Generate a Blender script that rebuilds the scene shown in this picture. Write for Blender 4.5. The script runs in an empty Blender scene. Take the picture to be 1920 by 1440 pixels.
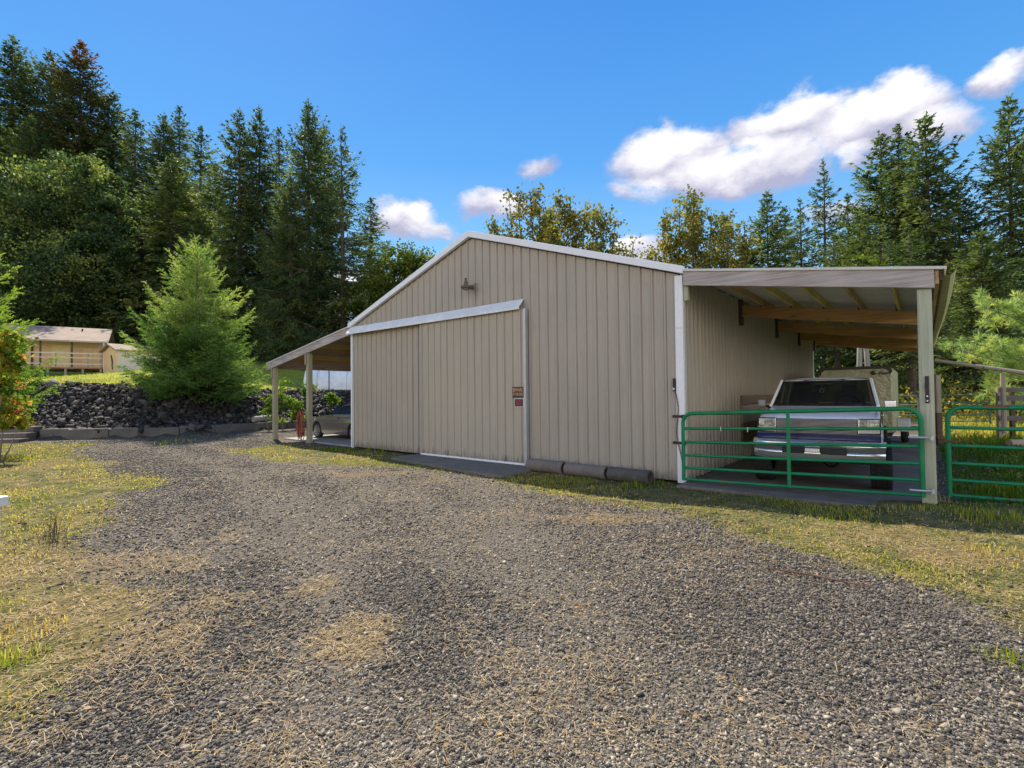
import bpy, bmesh, math, random
import numpy as np
from mathutils import Matrix, Vector, Euler

SC = bpy.context.scene
COL = SC.collection
R = math.radians
PI = math.pi

# ------------------------------------------------------------------ camera
F, PITCH, ROLL, CAMH = 933.12, 0.0191, -0.0104, 1.55          # focal length in 1920-wide pixels
cam = bpy.data.cameras.new('camera')
cam.sensor_width = 36.0
cam.sensor_fit = 'HORIZONTAL'
cam.lens = F * 36.0 / 1920.0
cam.clip_start = 0.05
cam.clip_end = 3000
camo = bpy.data.objects.new('camera', cam)
COL.objects.link(camo)
_c, _s = math.cos(PITCH), math.sin(PITCH)
_fw, _up, _rt = Vector((0, _c, _s)), Vector((0, -_s, _c)), Vector((1, 0, 0))
_cx = _rt * math.cos(ROLL) + _up * math.sin(ROLL)
_cy = _up * math.cos(ROLL) - _rt * math.sin(ROLL)
_m = Matrix((_cx, _cy, -_fw)).transposed().to_4x4()
_m.translation = Vector((0, 0, CAMH))
camo.matrix_world = _m
SC.camera = camo

# ------------------------------------------------------------------ exposure, sun, sky
SC.view_settings.view_transform = 'Standard'
SC.view_settings.look = 'None'
SC.view_settings.exposure = 0.86
SC.view_settings.gamma = 1.0
SUN_AZ, SUN_EL = math.atan2(-0.412, 0.742), R(49.7)           # azimuth from +Y towards +X
sl = bpy.data.lights.new('sun', 'SUN')
sl.energy = 4.8
sl.angle = R(0.5)
SC.cycles.use_denoising = True
sl.color = (1.0, 0.90, 0.74)
sun = bpy.data.objects.new('sun', sl)
COL.objects.link(sun)
_sd = Vector((math.sin(SUN_AZ) * math.cos(SUN_EL), math.cos(SUN_AZ) * math.cos(SUN_EL), math.sin(SUN_EL)))
sun.rotation_euler = (-_sd).to_track_quat('-Z', 'Y').to_euler()
sun.location = _sd * 60

def ray(u, v):
    a, b = u - 960, v - 720
    cr, sr = math.cos(ROLL), math.sin(ROLL)
    u0, v0 = a * cr + b * sr, -a * sr + b * cr
    x, zc = u0 / F, -v0 / F
    return np.array([x, _c - _s * zc, _s + _c * zc])
def gp(u, v, z=0.0):                    # point of the level ground
    r = ray(u, v); return r * ((z - CAMH) / r[2]) + np.array([0, 0, CAMH])
def dp(u, v, Y):                        # point at a given distance
    r = ray(u, v); return r * (Y / r[1]) + np.array([0, 0, CAMH])

world = bpy.data.worlds.new('World')
SC.world = world
world.use_nodes = True
def build_world():
    nt = world.node_tree; nt.nodes.clear(); N = nt.nodes.new; L = nt.links.new
    out = N('ShaderNodeOutputWorld'); bg = N('ShaderNodeBackground'); bg.inputs[1].default_value = 0.125
    sky = N('ShaderNodeTexSky'); sky.sky_type = 'NISHITA'; sky.sun_disc = False
    sky.sun_elevation = SUN_EL; sky.sun_rotation = SUN_AZ
    sky.altitude = 600; sky.air_density = 1.0; sky.dust_density = 0.25; sky.ozone_density = 2.5
    hs = N('ShaderNodeHueSaturation'); hs.inputs['Saturation'].default_value = 1.2; hs.inputs['Value'].default_value = 1.0
    L(sky.outputs[0], hs.inputs['Color'])
    tc0 = N('ShaderNodeTexCoord'); sp0 = N('ShaderNodeSeparateXYZ'); L(tc0.outputs['Generated'], sp0.inputs[0])
    gr = N('ShaderNodeValToRGB'); L(sp0.outputs[2], gr.inputs[0])       # clear deep blue autumn air by height above the horizon
    ge = gr.color_ramp.elements; ge[0].position = 0.0; ge[0].color = (2.7, 3.8, 4.7, 1); ge[1].position = 0.62; ge[1].color = (0.24, 1.28, 3.6, 1)
    e_ = ge.new(0.22); e_.color = (1.35, 2.9, 4.45, 1); e_ = ge.new(0.42); e_.color = (0.45, 1.75, 3.95, 1)
    blue = N('ShaderNodeMix'); blue.data_type = 'RGBA'; blue.inputs[0].default_value = 0.84
    L(hs.outputs[0], blue.inputs[6]); L(gr.outputs[0], blue.inputs[7])
    tc = N('ShaderNodeTexCoord')
    sep = N('ShaderNodeSeparateXYZ'); L(tc.outputs['Generated'], sep.inputs[0])
    def math_(op, a, b=None, clamp=False):
        n = N('ShaderNodeMath'); n.operation = op; n.use_clamp = clamp
        for i, v in enumerate((a, b)):
            if v is None: continue
            if isinstance(v, (int, float)): n.inputs[i].default_value = v
            else: L(v, n.inputs[i])
        return n.outputs[0]
    az = math_('ARCTAN2', sep.outputs[0], sep.outputs[1])
    el = math_('ARCSINE', sep.outputs[2])
    cmb = N('ShaderNodeCombineXYZ'); L(az, cmb.inputs[0]); L(el, cmb.inputs[1])
    # warp the azimuth/elevation plane so the cloud edges get wispy
    def noise(scale, detail, rough, vec, off=0.0):
        n = N('ShaderNodeTexNoise'); n.inputs['Scale'].default_value = scale; n.inputs['Detail'].default_value = detail
        n.inputs['Roughness'].default_value = rough
        mp = N('ShaderNodeMapping'); mp.inputs['Location'].default_value = (off, off * 0.7, off * 1.3); mp.inputs['Scale'].default_value = (1, 1.6, 1)
        L(vec, mp.inputs[0]); L(mp.outputs[0], n.inputs['Vector'])
        return n
    wn = noise(9, 5, 0.6, cmb.outputs[0], 3.1)
    wv = N('ShaderNodeVectorMath'); wv.operation = 'SUBTRACT'; L(wn.outputs['Color'], wv.inputs[0]); wv.inputs[1].default_value = (0.5, 0.5, 0.5)
    ws = N('ShaderNodeVectorMath'); ws.operation = 'SCALE'; L(wv.outputs[0], ws.inputs[0]); ws.inputs['Scale'].default_value = 0.07
    wa = N('ShaderNodeVectorMath'); wa.operation = 'ADD'; L(cmb.outputs[0], wa.inputs[0]); L(ws.outputs[0], wa.inputs[1])
    ws2 = N('ShaderNodeSeparateXYZ'); L(wa.outputs[0], ws2.inputs[0])
    # clouds: (pixel centre, half width, half height, weight)
    blobs = [(1480, 235, 118, 52, 1.05), (1650, 222, 130, 62, 1.1), (1760, 235, 80, 45, .85), (1260, 300, 110, 58, 1.05), (1390, 320, 150, 48, 1.0),
             (1210, 355, 70, 22, .7), (1600, 290, 40, 18, .7), (1880, 138, 70, 28, .9), (1010, 310, 46, 18, .62), (925, 388, 58, 26, .85),
             (765, 412, 62, 28, .95), (830, 428, 40, 16, .75), (800, 440, 90, 14, .5), (1195, 468, 60, 30, .95), (1060, 480, 120, 25, .6),
             (720, 385, 30, 18, .6), (1560, 400, 80, 22, .55), (620, 560, 160, 60, .7), (1500, 180, 60, 20, .5)]
    dens = None; shade = None
    for (u, v, ru, rv, w) in blobs:
        r0 = ray(u, v); r1 = ray(u + ru, v); r2 = ray(u, v - rv)
        A = lambda r: (math.atan2(r[0], r[1]), math.asin(r[2] / np.linalg.norm(r)))
        a0, e0 = A(r0); a1, _ = A(r1); _, e2 = A(r2)
        dx = math_('MULTIPLY', math_('SUBTRACT', ws2.outputs[0], a0), 1.0 / (a1 - a0))
        dy = math_('MULTIPLY', math_('SUBTRACT', ws2.outputs[1], e0), 1.0 / (e2 - e0))
        d2 = math_('ADD', math_('MULTIPLY', dx, dx), math_('MULTIPLY', dy, dy))
        m = math_('MULTIPLY', math_('SUBTRACT', 1.0, math_('MULTIPLY', d2, 0.46), True), w)
        lit = math_('MULTIPLY', m, math_('ADD', math_('MULTIPLY', dy, 0.5), 0.5, True))
        m = math_('MULTIPLY', m, 1.0)
        dens = m if dens is None else math_('MAXIMUM', dens, m)
        shade = lit if shade is None else math_('MAXIMUM', shade, lit)
    fn = noise(13, 10, 0.62, cmb.outputs[0], 1.7)
    d = math_('ADD', dens, math_('MULTIPLY', math_('SUBTRACT', fn.outputs[0], 0.5), 1.25))
    mr = N('ShaderNodeMapRange'); mr.interpolation_type = 'SMOOTHSTEP'
    mr.inputs['From Min'].default_value = 0.22; mr.inputs['From Max'].default_value = 0.80; L(d, mr.inputs['Value'])
    alpha = math_('MULTIPLY', mr.outputs[0], math_('MULTIPLY', dens, 3.0, True))
    f2 = noise(11, 6, 0.55, cmb.outputs[0], 7.3)
    lv = math_('ADD', math_('MULTIPLY', shade, 1.05), math_('MULTIPLY', math_('SUBTRACT', f2.outputs[0], 0.5), 1.3), True)
    ramp = N('ShaderNodeValToRGB'); L(lv, ramp.inputs[0])
    ramp.color_ramp.elements[0].position = 0.12; ramp.color_ramp.elements[0].color = (2.1, 2.15, 3.0, 1)
    ramp.color_ramp.elements[1].position = 0.62; ramp.color_ramp.elements[1].color = (5.0, 4.85, 4.95, 1)
    mix = N('ShaderNodeMix'); mix.data_type = 'RGBA'
    L(alpha, mix.inputs[0]); L(blue.outputs[2], mix.inputs[6]); L(ramp.outputs[0], mix.inputs[7])
    # unseen bright cloud bank behind the viewer, added as fill for shaded fronts
    bn = N('ShaderNodeTexNoise'); bn.inputs['Scale'].default_value = 2.6; bn.inputs['Detail'].default_value = 7; L(tc.outputs['Generated'], bn.inputs['Vector'])
    bk = N('ShaderNodeMapRange'); bk.interpolation_type = 'SMOOTHSTEP'; bk.inputs['From Min'].default_value = 0.30; bk.inputs['From Max'].default_value = 0.62
    L(math_('ADD', math_('MULTIPLY', sep.outputs[1], -0.55), math_('ADD', math_('MULTIPLY', bn.outputs[0], 1.2), -0.22)), bk.inputs['Value'])
    back = math_('MULTIPLY', bk.outputs[0], math_('MULTIPLY', math_('SUBTRACT', 0.12, sep.outputs[1]), 4.0, True))
    back = math_('MULTIPLY', back, math_('MULTIPLY', math_('SUBTRACT', 0.60, sep.outputs[2]), 4.0, True))
    mix2 = N('ShaderNodeMix'); mix2.data_type = 'RGBA'; L(back, mix2.inputs[0]); L(mix.outputs[2], mix2.inputs[6]); mix2.inputs[7].default_value = (8.2, 7.7, 7.3, 1)
    L(mix2.outputs[2], bg.inputs[0]); L(bg.outputs[0], out.inputs[0])
build_world()

# ------------------------------------------------------------------ frame of the barn: x along the front to the right, y into the depth
TH = 0.6908
CX, CY = 2.9077, 8.4833
XA = np.array([math.cos(TH), -math.sin(TH)]); YA = np.array([math.sin(TH), math.cos(TH)])
def bw(x, y, z=0.0):
    return (CX + XA[0] * x + YA[0] * y, CY + XA[1] * x + YA[1] * y, z)
def to_local(X, Y):
    return (X - CX) * XA[0] + (Y - CY) * XA[1], (X - CX) * YA[0] + (Y - CY) * YA[1]

# ------------------------------------------------------------------ terrain height
WALL = np.array([(-34, 15.8), (-22, 17.6), (-17.4, 18.35), (-14.9, 18.75), (-12.6, 20.0), (-11.4, 22.6), (-9.6, 25.0), (-6.0, 29.5), (0, 38), (10, 50), (40, 80)])
def wall_dist(x, y):
    x = np.asarray(x, float); y = np.asarray(y, float)
    best = np.full(x.shape, 1e9); sign = np.ones(x.shape)
    for a, b in zip(WALL[:-1], WALL[1:]):
        ab = b - a; t = np.clip(((x - a[0]) * ab[0] + (y - a[1]) * ab[1]) / (ab @ ab), 0, 1)
        qx, qy = a[0] + t * ab[0], a[1] + t * ab[1]
        d = np.hypot(x - qx, y - qy)
        cr = ab[0] * (y - a[1]) - ab[1] * (x - a[0])
        m = d < best - 1e-9
        best = np.where(m, d, best); sign = np.where(m, np.sign(cr), sign)
    return best * sign
def sstep(a, b, x):
    t = np.clip((x - a) / (b - a), 0, 1); return t * t * (3 - 2 * t)
def hnoise(x, y, s, seed=0):
    x = np.asarray(x, float) / s + seed * 17.3; y = np.asarray(y, float) / s + seed * 9.1
    xi, yi = np.floor(x), np.floor(y); fx, fy = x - xi, y - yi
    fx = fx * fx * (3 - 2 * fx); fy = fy * fy * (3 - 2 * fy)
    h = lambda i, j: np.modf(np.abs(np.sin(i * 127.1 + j * 311.7) * 43758.5453))[0]
    return (h(xi, yi) * (1 - fx) + h(xi + 1, yi) * fx) * (1 - fy) + (h(xi, yi + 1) * (1 - fx) + h(xi + 1, yi + 1) * fx) * fy
def terrain(x, y):
    x = np.asarray(x, float); y = np.asarray(y, float)
    d = wall_dist(x, y)
    left = sstep(16, -2, x)
    rise = np.where(d > 0, 0.22 + 1.55 * sstep(0.1, 3.4, d) + 0.05 * np.clip(d - 3, 0, 60), 0)
    rise = rise + np.where(d > 0, 0.12 * sstep(-26, -16, -x * 0 + x * 0 - np.abs(x + 19) * 0 + x) * 0, 0)
    rise = rise + 0.4 * sstep(1.5, 4, d) * sstep(-11, -19, x)
    rise = rise + 0.115 * np.clip(d - 7.5, 0, 60) * sstep(-31, -20, x) + 0.06 * np.clip(d - 30, 0, 60) + 0.22 * np.clip(d - 36, 0, 60) * sstep(-14, -30, x)
    z = rise * left
    z = z + 0.03 * (hnoise(x, y, 2.3) - 0.5) * sstep(3, 6, np.hypot(x, y)) + 0.035 * (hnoise(x, y, 0.8, 3) - 0.5)
    lx, ly = to_local(x, y)
    under = sstep(-16.2, -15.4, lx) * sstep(4.6, 4.0, lx) * sstep(-0.9, -0.3, ly) * sstep(13.6, 13, ly)
    z = z * (1 - under) - 0.02 * under
    apron = sstep(-7.3, -6.8, lx) * sstep(-2.6, -3.1, lx) * sstep(-1.7, -1.35, ly) * sstep(0.4, 0.0, ly)
    z = z * (1 - apron) - 0.03 * apron
    z = z + 0.10 * sstep(2.0, 3.3, lx) * sstep(-1.7, -0.4, ly) * sstep(0.6, 0.1, ly) + 0.06 * sstep(3.3, 4.2, lx) * sstep(-2.5, 0.5, ly) 
    return z
def hit(u, v):
    r = ray(u, v); t = np.arange(2, 120, 0.05); X, Y, Z = r[0] * t, r[1] * t, CAMH + r[2] * t
    i = np.argmax(Z < terrain(X, Y)); return float(X[i]), float(Y[i]), float(terrain(X[i:i+1], Y[i:i+1])[0])
def tz(x, y): return float(terrain(np.array([x]), np.array([y]))[0])

# ------------------------------------------------------------------ object helpers
def link(name, mesh, parent=None):
    o = bpy.data.objects.new(name, mesh); COL.objects.link(o)
    if parent is not None: o.parent = parent
    return o
def thing(name, label, cat, loc=(0, 0, 0), rz=0.0, group=None):
    o = bpy.data.objects.new(name, None); COL.objects.link(o)
    o.empty_display_size = 0.2
    o.location = loc; o.rotation_euler = (0, 0, rz); o['label'] = label; o['category'] = cat
    if group: o['group'] = group
    return o
def tag(o, label, cat, group=None):
    o['label'] = label; o['category'] = cat
    if group: o['group'] = group
    return o

class MB:
    def __init__(s): s.v = []; s.f = []
    def add(s, vs, fs):
        n = len(s.v); s.v += [tuple(map(float, p)) for p in vs]; s.f += [tuple(n + i for i in f) for f in fs]; return s
    def box(s, lo, hi):
        x0, y0, z0 = lo; x1, y1, z1 = hi
        return s.add([(x0, y0, z0), (x1, y0, z0), (x1, y1, z0), (x0, y1, z0), (x0, y0, z1), (x1, y0, z1), (x1, y1, z1), (x0, y1, z1)],
                     [(3, 2, 1, 0), (4, 5, 6, 7), (0, 1, 5, 4), (1, 2, 6, 5), (2, 3, 7, 6), (3, 0, 4, 7)])
    def bar(s, p0, p1, w, h, up=(0, 0, 1)):
        p0, p1 = Vector(p0), Vector(p1); d = (p1 - p0).normalized(); u = Vector(up)
        sd = d.cross(u).normalized(); u = sd.cross(d)
        vs = []
        for p in (p0, p1):
            for a, b in ((-1, -1), (1, -1), (1, 1), (-1, 1)): vs.append(p + sd * (a * w / 2) + u * (b * h / 2))
        return s.add(vs, [(0, 1, 2, 3), (7, 6, 5, 4), (0, 4, 5, 1), (1, 5, 6, 2), (2, 6, 7, 3), (3, 7, 4, 0)])
    def tube(s, pts, r, n=10, caps=True, closed=False):
        pts = [Vector(p) for p in pts]; rs = r if isinstance(r, (list, tuple)) else [r] * len(pts)
        k = len(pts); prev = None; vs = []
        for i, p in enumerate(pts):
            if closed: d = pts[(i + 1) % k] - pts[i - 1]
            else: d = (pts[min(i + 1, k - 1)] - pts[max(i - 1, 0)])
            d.normalize()
            if prev is None:
                a = Vector((0, 0, 1)) if abs(d.z) < 0.9 else Vector((1, 0, 0)); u = d.cross(a).normalized()
            else:
                u = (prev - d * prev.dot(d)).normalized()
            prev = u; w = d.cross(u)
            for j in range(n):
                t = 2 * PI * j / n; vs.append(p + (u * math.cos(t) + w * math.sin(t)) * rs[i])
        fs = []
        for i in range(k if closed else k - 1):
            for j in range(n):
                a, b = i * n + j, i * n + (j + 1) % n; i2 = (i + 1) % k
                fs.append((a, b, i2 * n + (j + 1) % n, i2 * n + j))
        if caps and not closed: fs += [tuple(reversed(range(n))), tuple((k - 1) * n + j for j in range(n))]
        return s.add(vs, fs)
    def lathe(s, prof, c, axis='z', n=24):
        vs = []
        for (r, h) in prof:
            for j in range(n):
                t = 2 * PI * j / n; a, b = r * math.cos(t), r * math.sin(t)
                vs.append({'z': (c[0] + a, c[1] + b, c[2] + h), 'x': (c[0] + h, c[1] + a, c[2] + b), 'y': (c[0] + a, c[1] + h, c[2] + b)}[axis])
        fs = []
        for i in range(len(prof) - 1):
            for j in range(n): fs.append((i * n + j, i * n + (j + 1) % n, (i + 1) * n + (j + 1) % n, (i + 1) * n + j))
        return s.add(vs, fs)
    def prism(s, poly, lo, hi, axis='y'):
        # poly: list of 2D points; axis 'y' -> poly is (x,z); 'x' -> (y,z); 'z' -> (x,y)
        P = {'y': lambda p, t: (p[0], t, p[1]), 'x': lambda p, t: (t, p[0], p[1]), 'z': lambda p, t: (p[0], p[1], t)}[axis]
        n = len(poly)
        return s.add([P(p, lo) for p in poly] + [P(p, hi) for p in poly],
                     [tuple(reversed(range(n))), tuple(range(n, 2 * n))] + [(i, (i + 1) % n, n + (i + 1) % n, n + i) for i in range(n)])
    def build(s, name, mat, parent=None, smooth=False, bevel=0, seg=2, recalc=True):
        me = bpy.data.meshes.new(name); me.from_pydata(s.v, [], s.f)
        if recalc:
            bm = bmesh.new(); bm.from_mesh(me); bmesh.ops.recalc_face_normals(bm, faces=bm.faces); bm.to_mesh(me); bm.free()
        if mat: me.materials.append(mat)
        o = link(name, me, parent)
        if bevel:
            b = o.modifiers.new('bevel', 'BEVEL'); b.width = bevel; b.segments = seg; b.limit_method = 'ANGLE'; b.angle_limit = R(35)
            b.harden_normals = False
        if smooth:
            me.polygons.foreach_set('use_smooth', [True] * len(me.polygons))
            if hasattr(me, 'set_sharp_from_angle'): me.set_sharp_from_angle(angle=R(40))
        return o

def np_mesh(name, V, loops, nper, mat, attrs=None, parent=None, smooth=False):
    """V (n,3), loops flat vertex indices, nper vertices per face"""
    me = bpy.data.meshes.new(name)
    V = np.ascontiguousarray(V, dtype=np.float32); loops = np.ascontiguousarray(loops, dtype=np.int32)
    nf = len(loops) // nper
    me.vertices.add(len(V)); me.vertices.foreach_set('co', V.ravel())
    me.loops.add(len(loops)); me.loops.foreach_set('vertex_index', loops)
    me.polygons.add(nf); me.polygons.foreach_set('loop_start', np.arange(nf, dtype=np.int32) * nper)
    if smooth: me.polygons.foreach_set('use_smooth', np.ones(nf, dtype=bool))
    for k, a in (attrs or {}).items():
        at = me.attributes.new(k, 'FLOAT', 'POINT'); at.data.foreach_set('value', np.ascontiguousarray(a, dtype=np.float32))
    me.update(calc_edges=True)
    if mat: me.materials.append(mat)
    return link(name, me, parent) if parent is not False else me

# ------------------------------------------------------------------ materials
class NT:
    def __init__(s, name):
        s.m = bpy.data.materials.new(name); s.m.use_nodes = True
        s.nt = s.m.node_tree; s.b = s.nt.nodes['Principled BSDF']; s.out = s.nt.nodes['Material Output']
    def n(s, t, **kw):
        n = s.nt.nodes.new('ShaderNode' + t)
        for k, v in kw.items():
            if k in n.inputs: n.inputs[k].default_value = v
            else: setattr(n, k, v)
        return n
    def l(s, a, b): s.nt.links.new(a, b)
    def coord(s, kind='Object', scale=(1, 1, 1)):
        tc = s.n('TexCoord'); mp = s.n('Mapping'); mp.inputs['Scale'].default_value = scale
        s.l(tc.outputs[kind], mp.inputs[0]); return mp.outputs[0]
    def noise(s, scale, vec=None, detail=4, rough=0.55, out='Fac'):
        n = s.n('TexNoise'); n.inputs['Scale'].default_value = scale; n.inputs['Detail'].default_value = detail; n.inputs['Roughness'].default_value = rough
        if vec is not None: s.l(vec, n.inputs['Vector'])
        return n.outputs[0 if out == 'Fac' else 1]
    def ramp(s, fac, stops):
        r = s.n('ValToRGB'); e = r.color_ramp.elements
        while len(e) < len(stops): e.new(0.5)
        for i, (p, c) in enumerate(stops):
            e[i].position = p; e[i].color = (c[0], c[1], c[2], 1) if hasattr(c, '__len__') else (c, c, c, 1)
        s.l(fac, r.inputs[0]); return r.outputs[0]
    def mix(s, fac, a, b, blend='MIX'):
        m = s.n('Mix'); m.data_type = 'RGBA'; m.blend_type = blend
        for i, v in ((0, fac), (6, a), (7, b)):
            if isinstance(v, (int, float)): m.inputs[i].default_value = v
            elif isinstance(v, tuple): m.inputs[i].default_value = (v[0], v[1], v[2], 1)
            else: s.l(v, m.inputs[i])
        return m.outputs[2]
    def math(s, op, a, b=0.0, clamp=False):
        m = s.n('Math'); m.operation = op; m.use_clamp = clamp
        for i, v in ((0, a), (1, b)):
            if isinstance(v, (int, float)): m.inputs[i].default_value = v
            else: s.l(v, m.inputs[i])
        return m.outputs[0]
    def attr(s, name):
        a = s.n('Attribute'); a.attribute_name = name; return a.outputs['Fac']
    def bump(s, h, strength=0.4, dist=0.02):
        b = s.n('Bump'); b.inputs['Strength'].default_value = strength; b.inputs['Distance'].default_value = dist
        s.l(h, b.inputs['Height']); s.l(b.outputs[0], s.b.inputs['Normal']); return b
    def set(s, color=None, rough=None, metal=None, spec=None):
        if color is not None:
            if isinstance(color, tuple): s.b.inputs['Base Color'].default_value = (*color[:3], 1)
            else: s.l(color, s.b.inputs['Base Color'])
        if rough is not None:
            if isinstance(rough, (int, float)): s.b.inputs['Roughness'].default_value = rough
            else: s.l(rough, s.b.inputs['Roughness'])
        if metal is not None: s.b.inputs['Metallic'].default_value = metal
        if spec is not None: s.b.inputs['Specular IOR Level'].default_value = spec
        return s.m

def mottled(name, c, var=0.25, scale=4.0, rough=0.6, metal=0.0, bump=0.0, bscale=30, spec=0.4, kind='Object', stretch=(1, 1, 1)):
    t = NT(name); v = t.coord(kind, stretch)
    n1 = t.noise(scale, v, 6, 0.65); n2 = t.noise(scale * 7.3, v, 4, 0.6)
    f = t.math('ADD', t.math('MULTIPLY', n1, 0.65), t.math('MULTIPLY', n2, 0.35))
    col = t.ramp(f, [(0.3, tuple(x * (1 - var) for x in c)), (0.7, tuple(min(1, x * (1 + var)) for x in c))])
    t.set(col, rough, metal, spec)
    if bump: t.bump(t.noise(bscale, v, 5, 0.6), bump, 0.01)
    return t.m

def siding_mat(name, c, streak=1.0, dirt=(0.10, 0.085, 0.06), drip=None):
    t = NT(name); v = t.coord('Object'); vs = t.coord('Object', (7, 7, 0.45)); vd = t.coord('Object', (9, 9, 2.2))
    n1 = t.noise(0.5, v, 5, 0.6); n2 = t.noise(1.6, vs, 5, 0.6); n3 = t.noise(30, v, 3, 0.6)
    f = t.math('ADD', t.math('MULTIPLY', n1, 0.4), t.math('ADD', t.math('MULTIPLY', n2, 0.4 * streak), t.math('MULTIPLY', n3, 0.12)))
    col = t.ramp(f, [(0.28, tuple(x * 0.83 for x in c)), (0.5, c), (0.72, tuple(x * 1.1 for x in c))])
    sep = t.n('SeparateXYZ'); tc = t.n('TexCoord'); t.l(tc.outputs['Object'], sep.inputs[0])
    low = t.n('MapRange'); low.inputs['From Min'].default_value = 0.42; low.inputs['From Max'].default_value = 0.0; t.l(sep.outputs[2], low.inputs[0])
    dn = t.noise(1.4, vd, 5, 0.7)
    m = t.math('MULTIPLY', t.math('SUBTRACT', t.math('ADD', t.math('MULTIPLY', low.outputs[0], 0.55), dn), 0.78, True), 3.0, True)
    col = t.mix(t.math('MULTIPLY', m, 0.75), col, dirt)
    spots = t.noise(3.2, t.coord('Object', (3, 3, 1.2)), 6, 0.75)
    col = t.mix(t.ramp(spots, [(0.68, 0.0), (0.8, 0.35)]), col, dirt)
    if drip:                                          # rust run washed down from the lamp bracket
        gx = t.math('DIVIDE', t.math('SUBTRACT', sep.outputs[0], drip[0]), 0.13)
        gz = t.n('MapRange'); gz.inputs['From Min'].default_value = drip[1] - .55; gz.inputs['From Max'].default_value = drip[1]; t.l(sep.outputs[2], gz.inputs[0])
        cut = t.math('LESS_THAN', sep.outputs[2], drip[1] + .08)
        f_ = t.math('MULTIPLY', t.math('SUBTRACT', 1.0, t.math('MULTIPLY', gx, gx), True), t.math('MULTIPLY', gz.outputs[0], cut))
        f_ = t.math('MULTIPLY', f_, t.ramp(t.noise(3, t.coord('Object', (9, 9, .6)), 4, .7), [(.42, 0.0), (.6, 1.0)]))
        col = t.mix(t.math('MULTIPLY', f_, .8), col, (0.07, 0.05, 0.035))
    t.set(col, 0.42, 0.0, 0.35)
    t.bump(t.noise(2.2, t.coord('Object', (1, 1, 0.5)), 3, 0.5), 0.12, 0.02)
    return t.m

def wood_mat(name, c1, c2, axis=0, scale=1.0, rough=0.75, knots=True):
    t = NT(name); st = [14.0, 14.0, 14.0]; st[axis] = 0.8
    v = t.coord('Object', tuple(x * scale for x in st))
    n1 = t.noise(1.3, v, 8, 0.7); st2 = [60.0, 60.0, 60.0]; st2[axis] = 1.5
    n2 = t.noise(1.0, t.coord('Object', tuple(x * scale for x in st2)), 4, 0.6)
    big = t.noise(1.1, t.coord('Object'), 3, 0.5)
    f = t.math('ADD', t.math('MULTIPLY', n1, 0.5), t.math('ADD', t.math('MULTIPLY', n2, 0.28), t.math('MULTIPLY', big, 0.3)))
    col = t.ramp(f, [(0.36, c1), (0.52, tuple((a + b) / 2 for a, b in zip(c1, c2))), (0.68, c2)])
    if knots:
        vo = t.n('TexVoronoi'); vo.inputs['Scale'].default_value = 1.0
        st3 = [5.0, 5.0, 5.0]; st3[axis] = 2.0
        t.l(t.coord('Object', tuple(st3)), vo.inputs['Vector'])
        k = t.ramp(vo.outputs['Distance'], [(0.05, 1.0), (0.16, 0.0)])
        col = t.mix(t.math('MULTIPLY', k, 0.6), col, tuple(x * 0.35 for x in c1))
    t.set(col, rough, 0.0, 0.25); t.bump(n2, 0.3, 0.006)
    return t.m

def leaf_mat(name, stops, trans=0.35, spec=0.25, rough=0.5, ttint=(1.25, 1.4, 0.7)):
    spec = spec * .35; rough = max(rough, .6)
    """foliage: colour from the per-leaf 'tint' value, light passes through"""
    t = NT(name); col = t.ramp(t.attr('tint'), stops)
    t.set(col, rough, 0.0, spec)
    tr = t.n('BsdfTranslucent'); t.l(t.mix(1.0, col, ttint, 'MULTIPLY'), tr.inputs[0])
    mx = t.n('MixShader'); mx.inputs[0].default_value = trans
    t.l(t.b.outputs[0], mx.inputs[1]); t.l(tr.outputs[0], mx.inputs[2]); t.l(mx.outputs[0], t.out.inputs[0])
    return t.m

def glass_mat(name, tint=(0.02, 0.025, 0.03), clear=0.3, rough=0.03, spec=0.5):
    t = NT(name); t.set(tint, rough, 0.0, spec)
    tr = t.n('BsdfTransparent'); tr.inputs[0].default_value = (0.75, 0.8, 0.78, 1)
    mx = t.n('MixShader'); mx.inputs[0].default_value = clear
    t.l(t.b.outputs[0], mx.inputs[1]); t.l(tr.outputs[0], mx.inputs[2]); t.l(mx.outputs[0], t.out.inputs[0])
    return t.m

M = {}
M['siding'] = siding_mat('tan_siding', (0.395, 0.35, 0.285), drip=(-4.86, 4.05))
M['door_siding'] = siding_mat('tan_door_siding', (0.41, 0.365, 0.288), 1.2, (0.05, 0.045, 0.035))
M['side_siding'] = siding_mat('side_siding', (0.44, 0.40, 0.31))
M['white'] = mottled('white_trim', (0.78, 0.79, 0.80), 0.07, 3, 0.4, bump=0.05)
M['white_dirty'] = mottled('weathered_white', (0.72, 0.72, 0.70), 0.16, 2.5, 0.5)
M['galv'] = mottled('galvanised', (0.46, 0.47, 0.47), 0.15, 6, 0.45, 0.5)
M['roofmetal'] = mottled('roof_metal', (0.62, 0.62, 0.60), 0.1, 2, 0.4, 0.2)
M['roofunder'] = mottled('roof_underside', (0.60, 0.58, 0.50), 0.1, 2, 0.45, 0.0)
M['greywood'] = wood_mat('grey_wood', (0.20, 0.16, 0.145), (0.56, 0.50, 0.47), 0)
M['greywood_y'] = wood_mat('grey_wood_y', (0.22, 0.17, 0.13), (0.44, 0.36, 0.29), 1)
M['greywood_z'] = wood_mat('grey_wood_z', (0.20, 0.165, 0.12), (0.40, 0.34, 0.26), 2)
M['treated_z'] = wood_mat('treated_post', (0.20, 0.215, 0.14), (0.50, 0.52, 0.385), 2)
M['treated_tan'] = wood_mat('treated_tan_post', (0.26, 0.24, 0.15), (0.42, 0.40, 0.27), 2)
M['brownbeam'] = wood_mat('brown_beam', (0.27, 0.13, 0.045), (0.66, 0.41, 0.16), 0)
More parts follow.
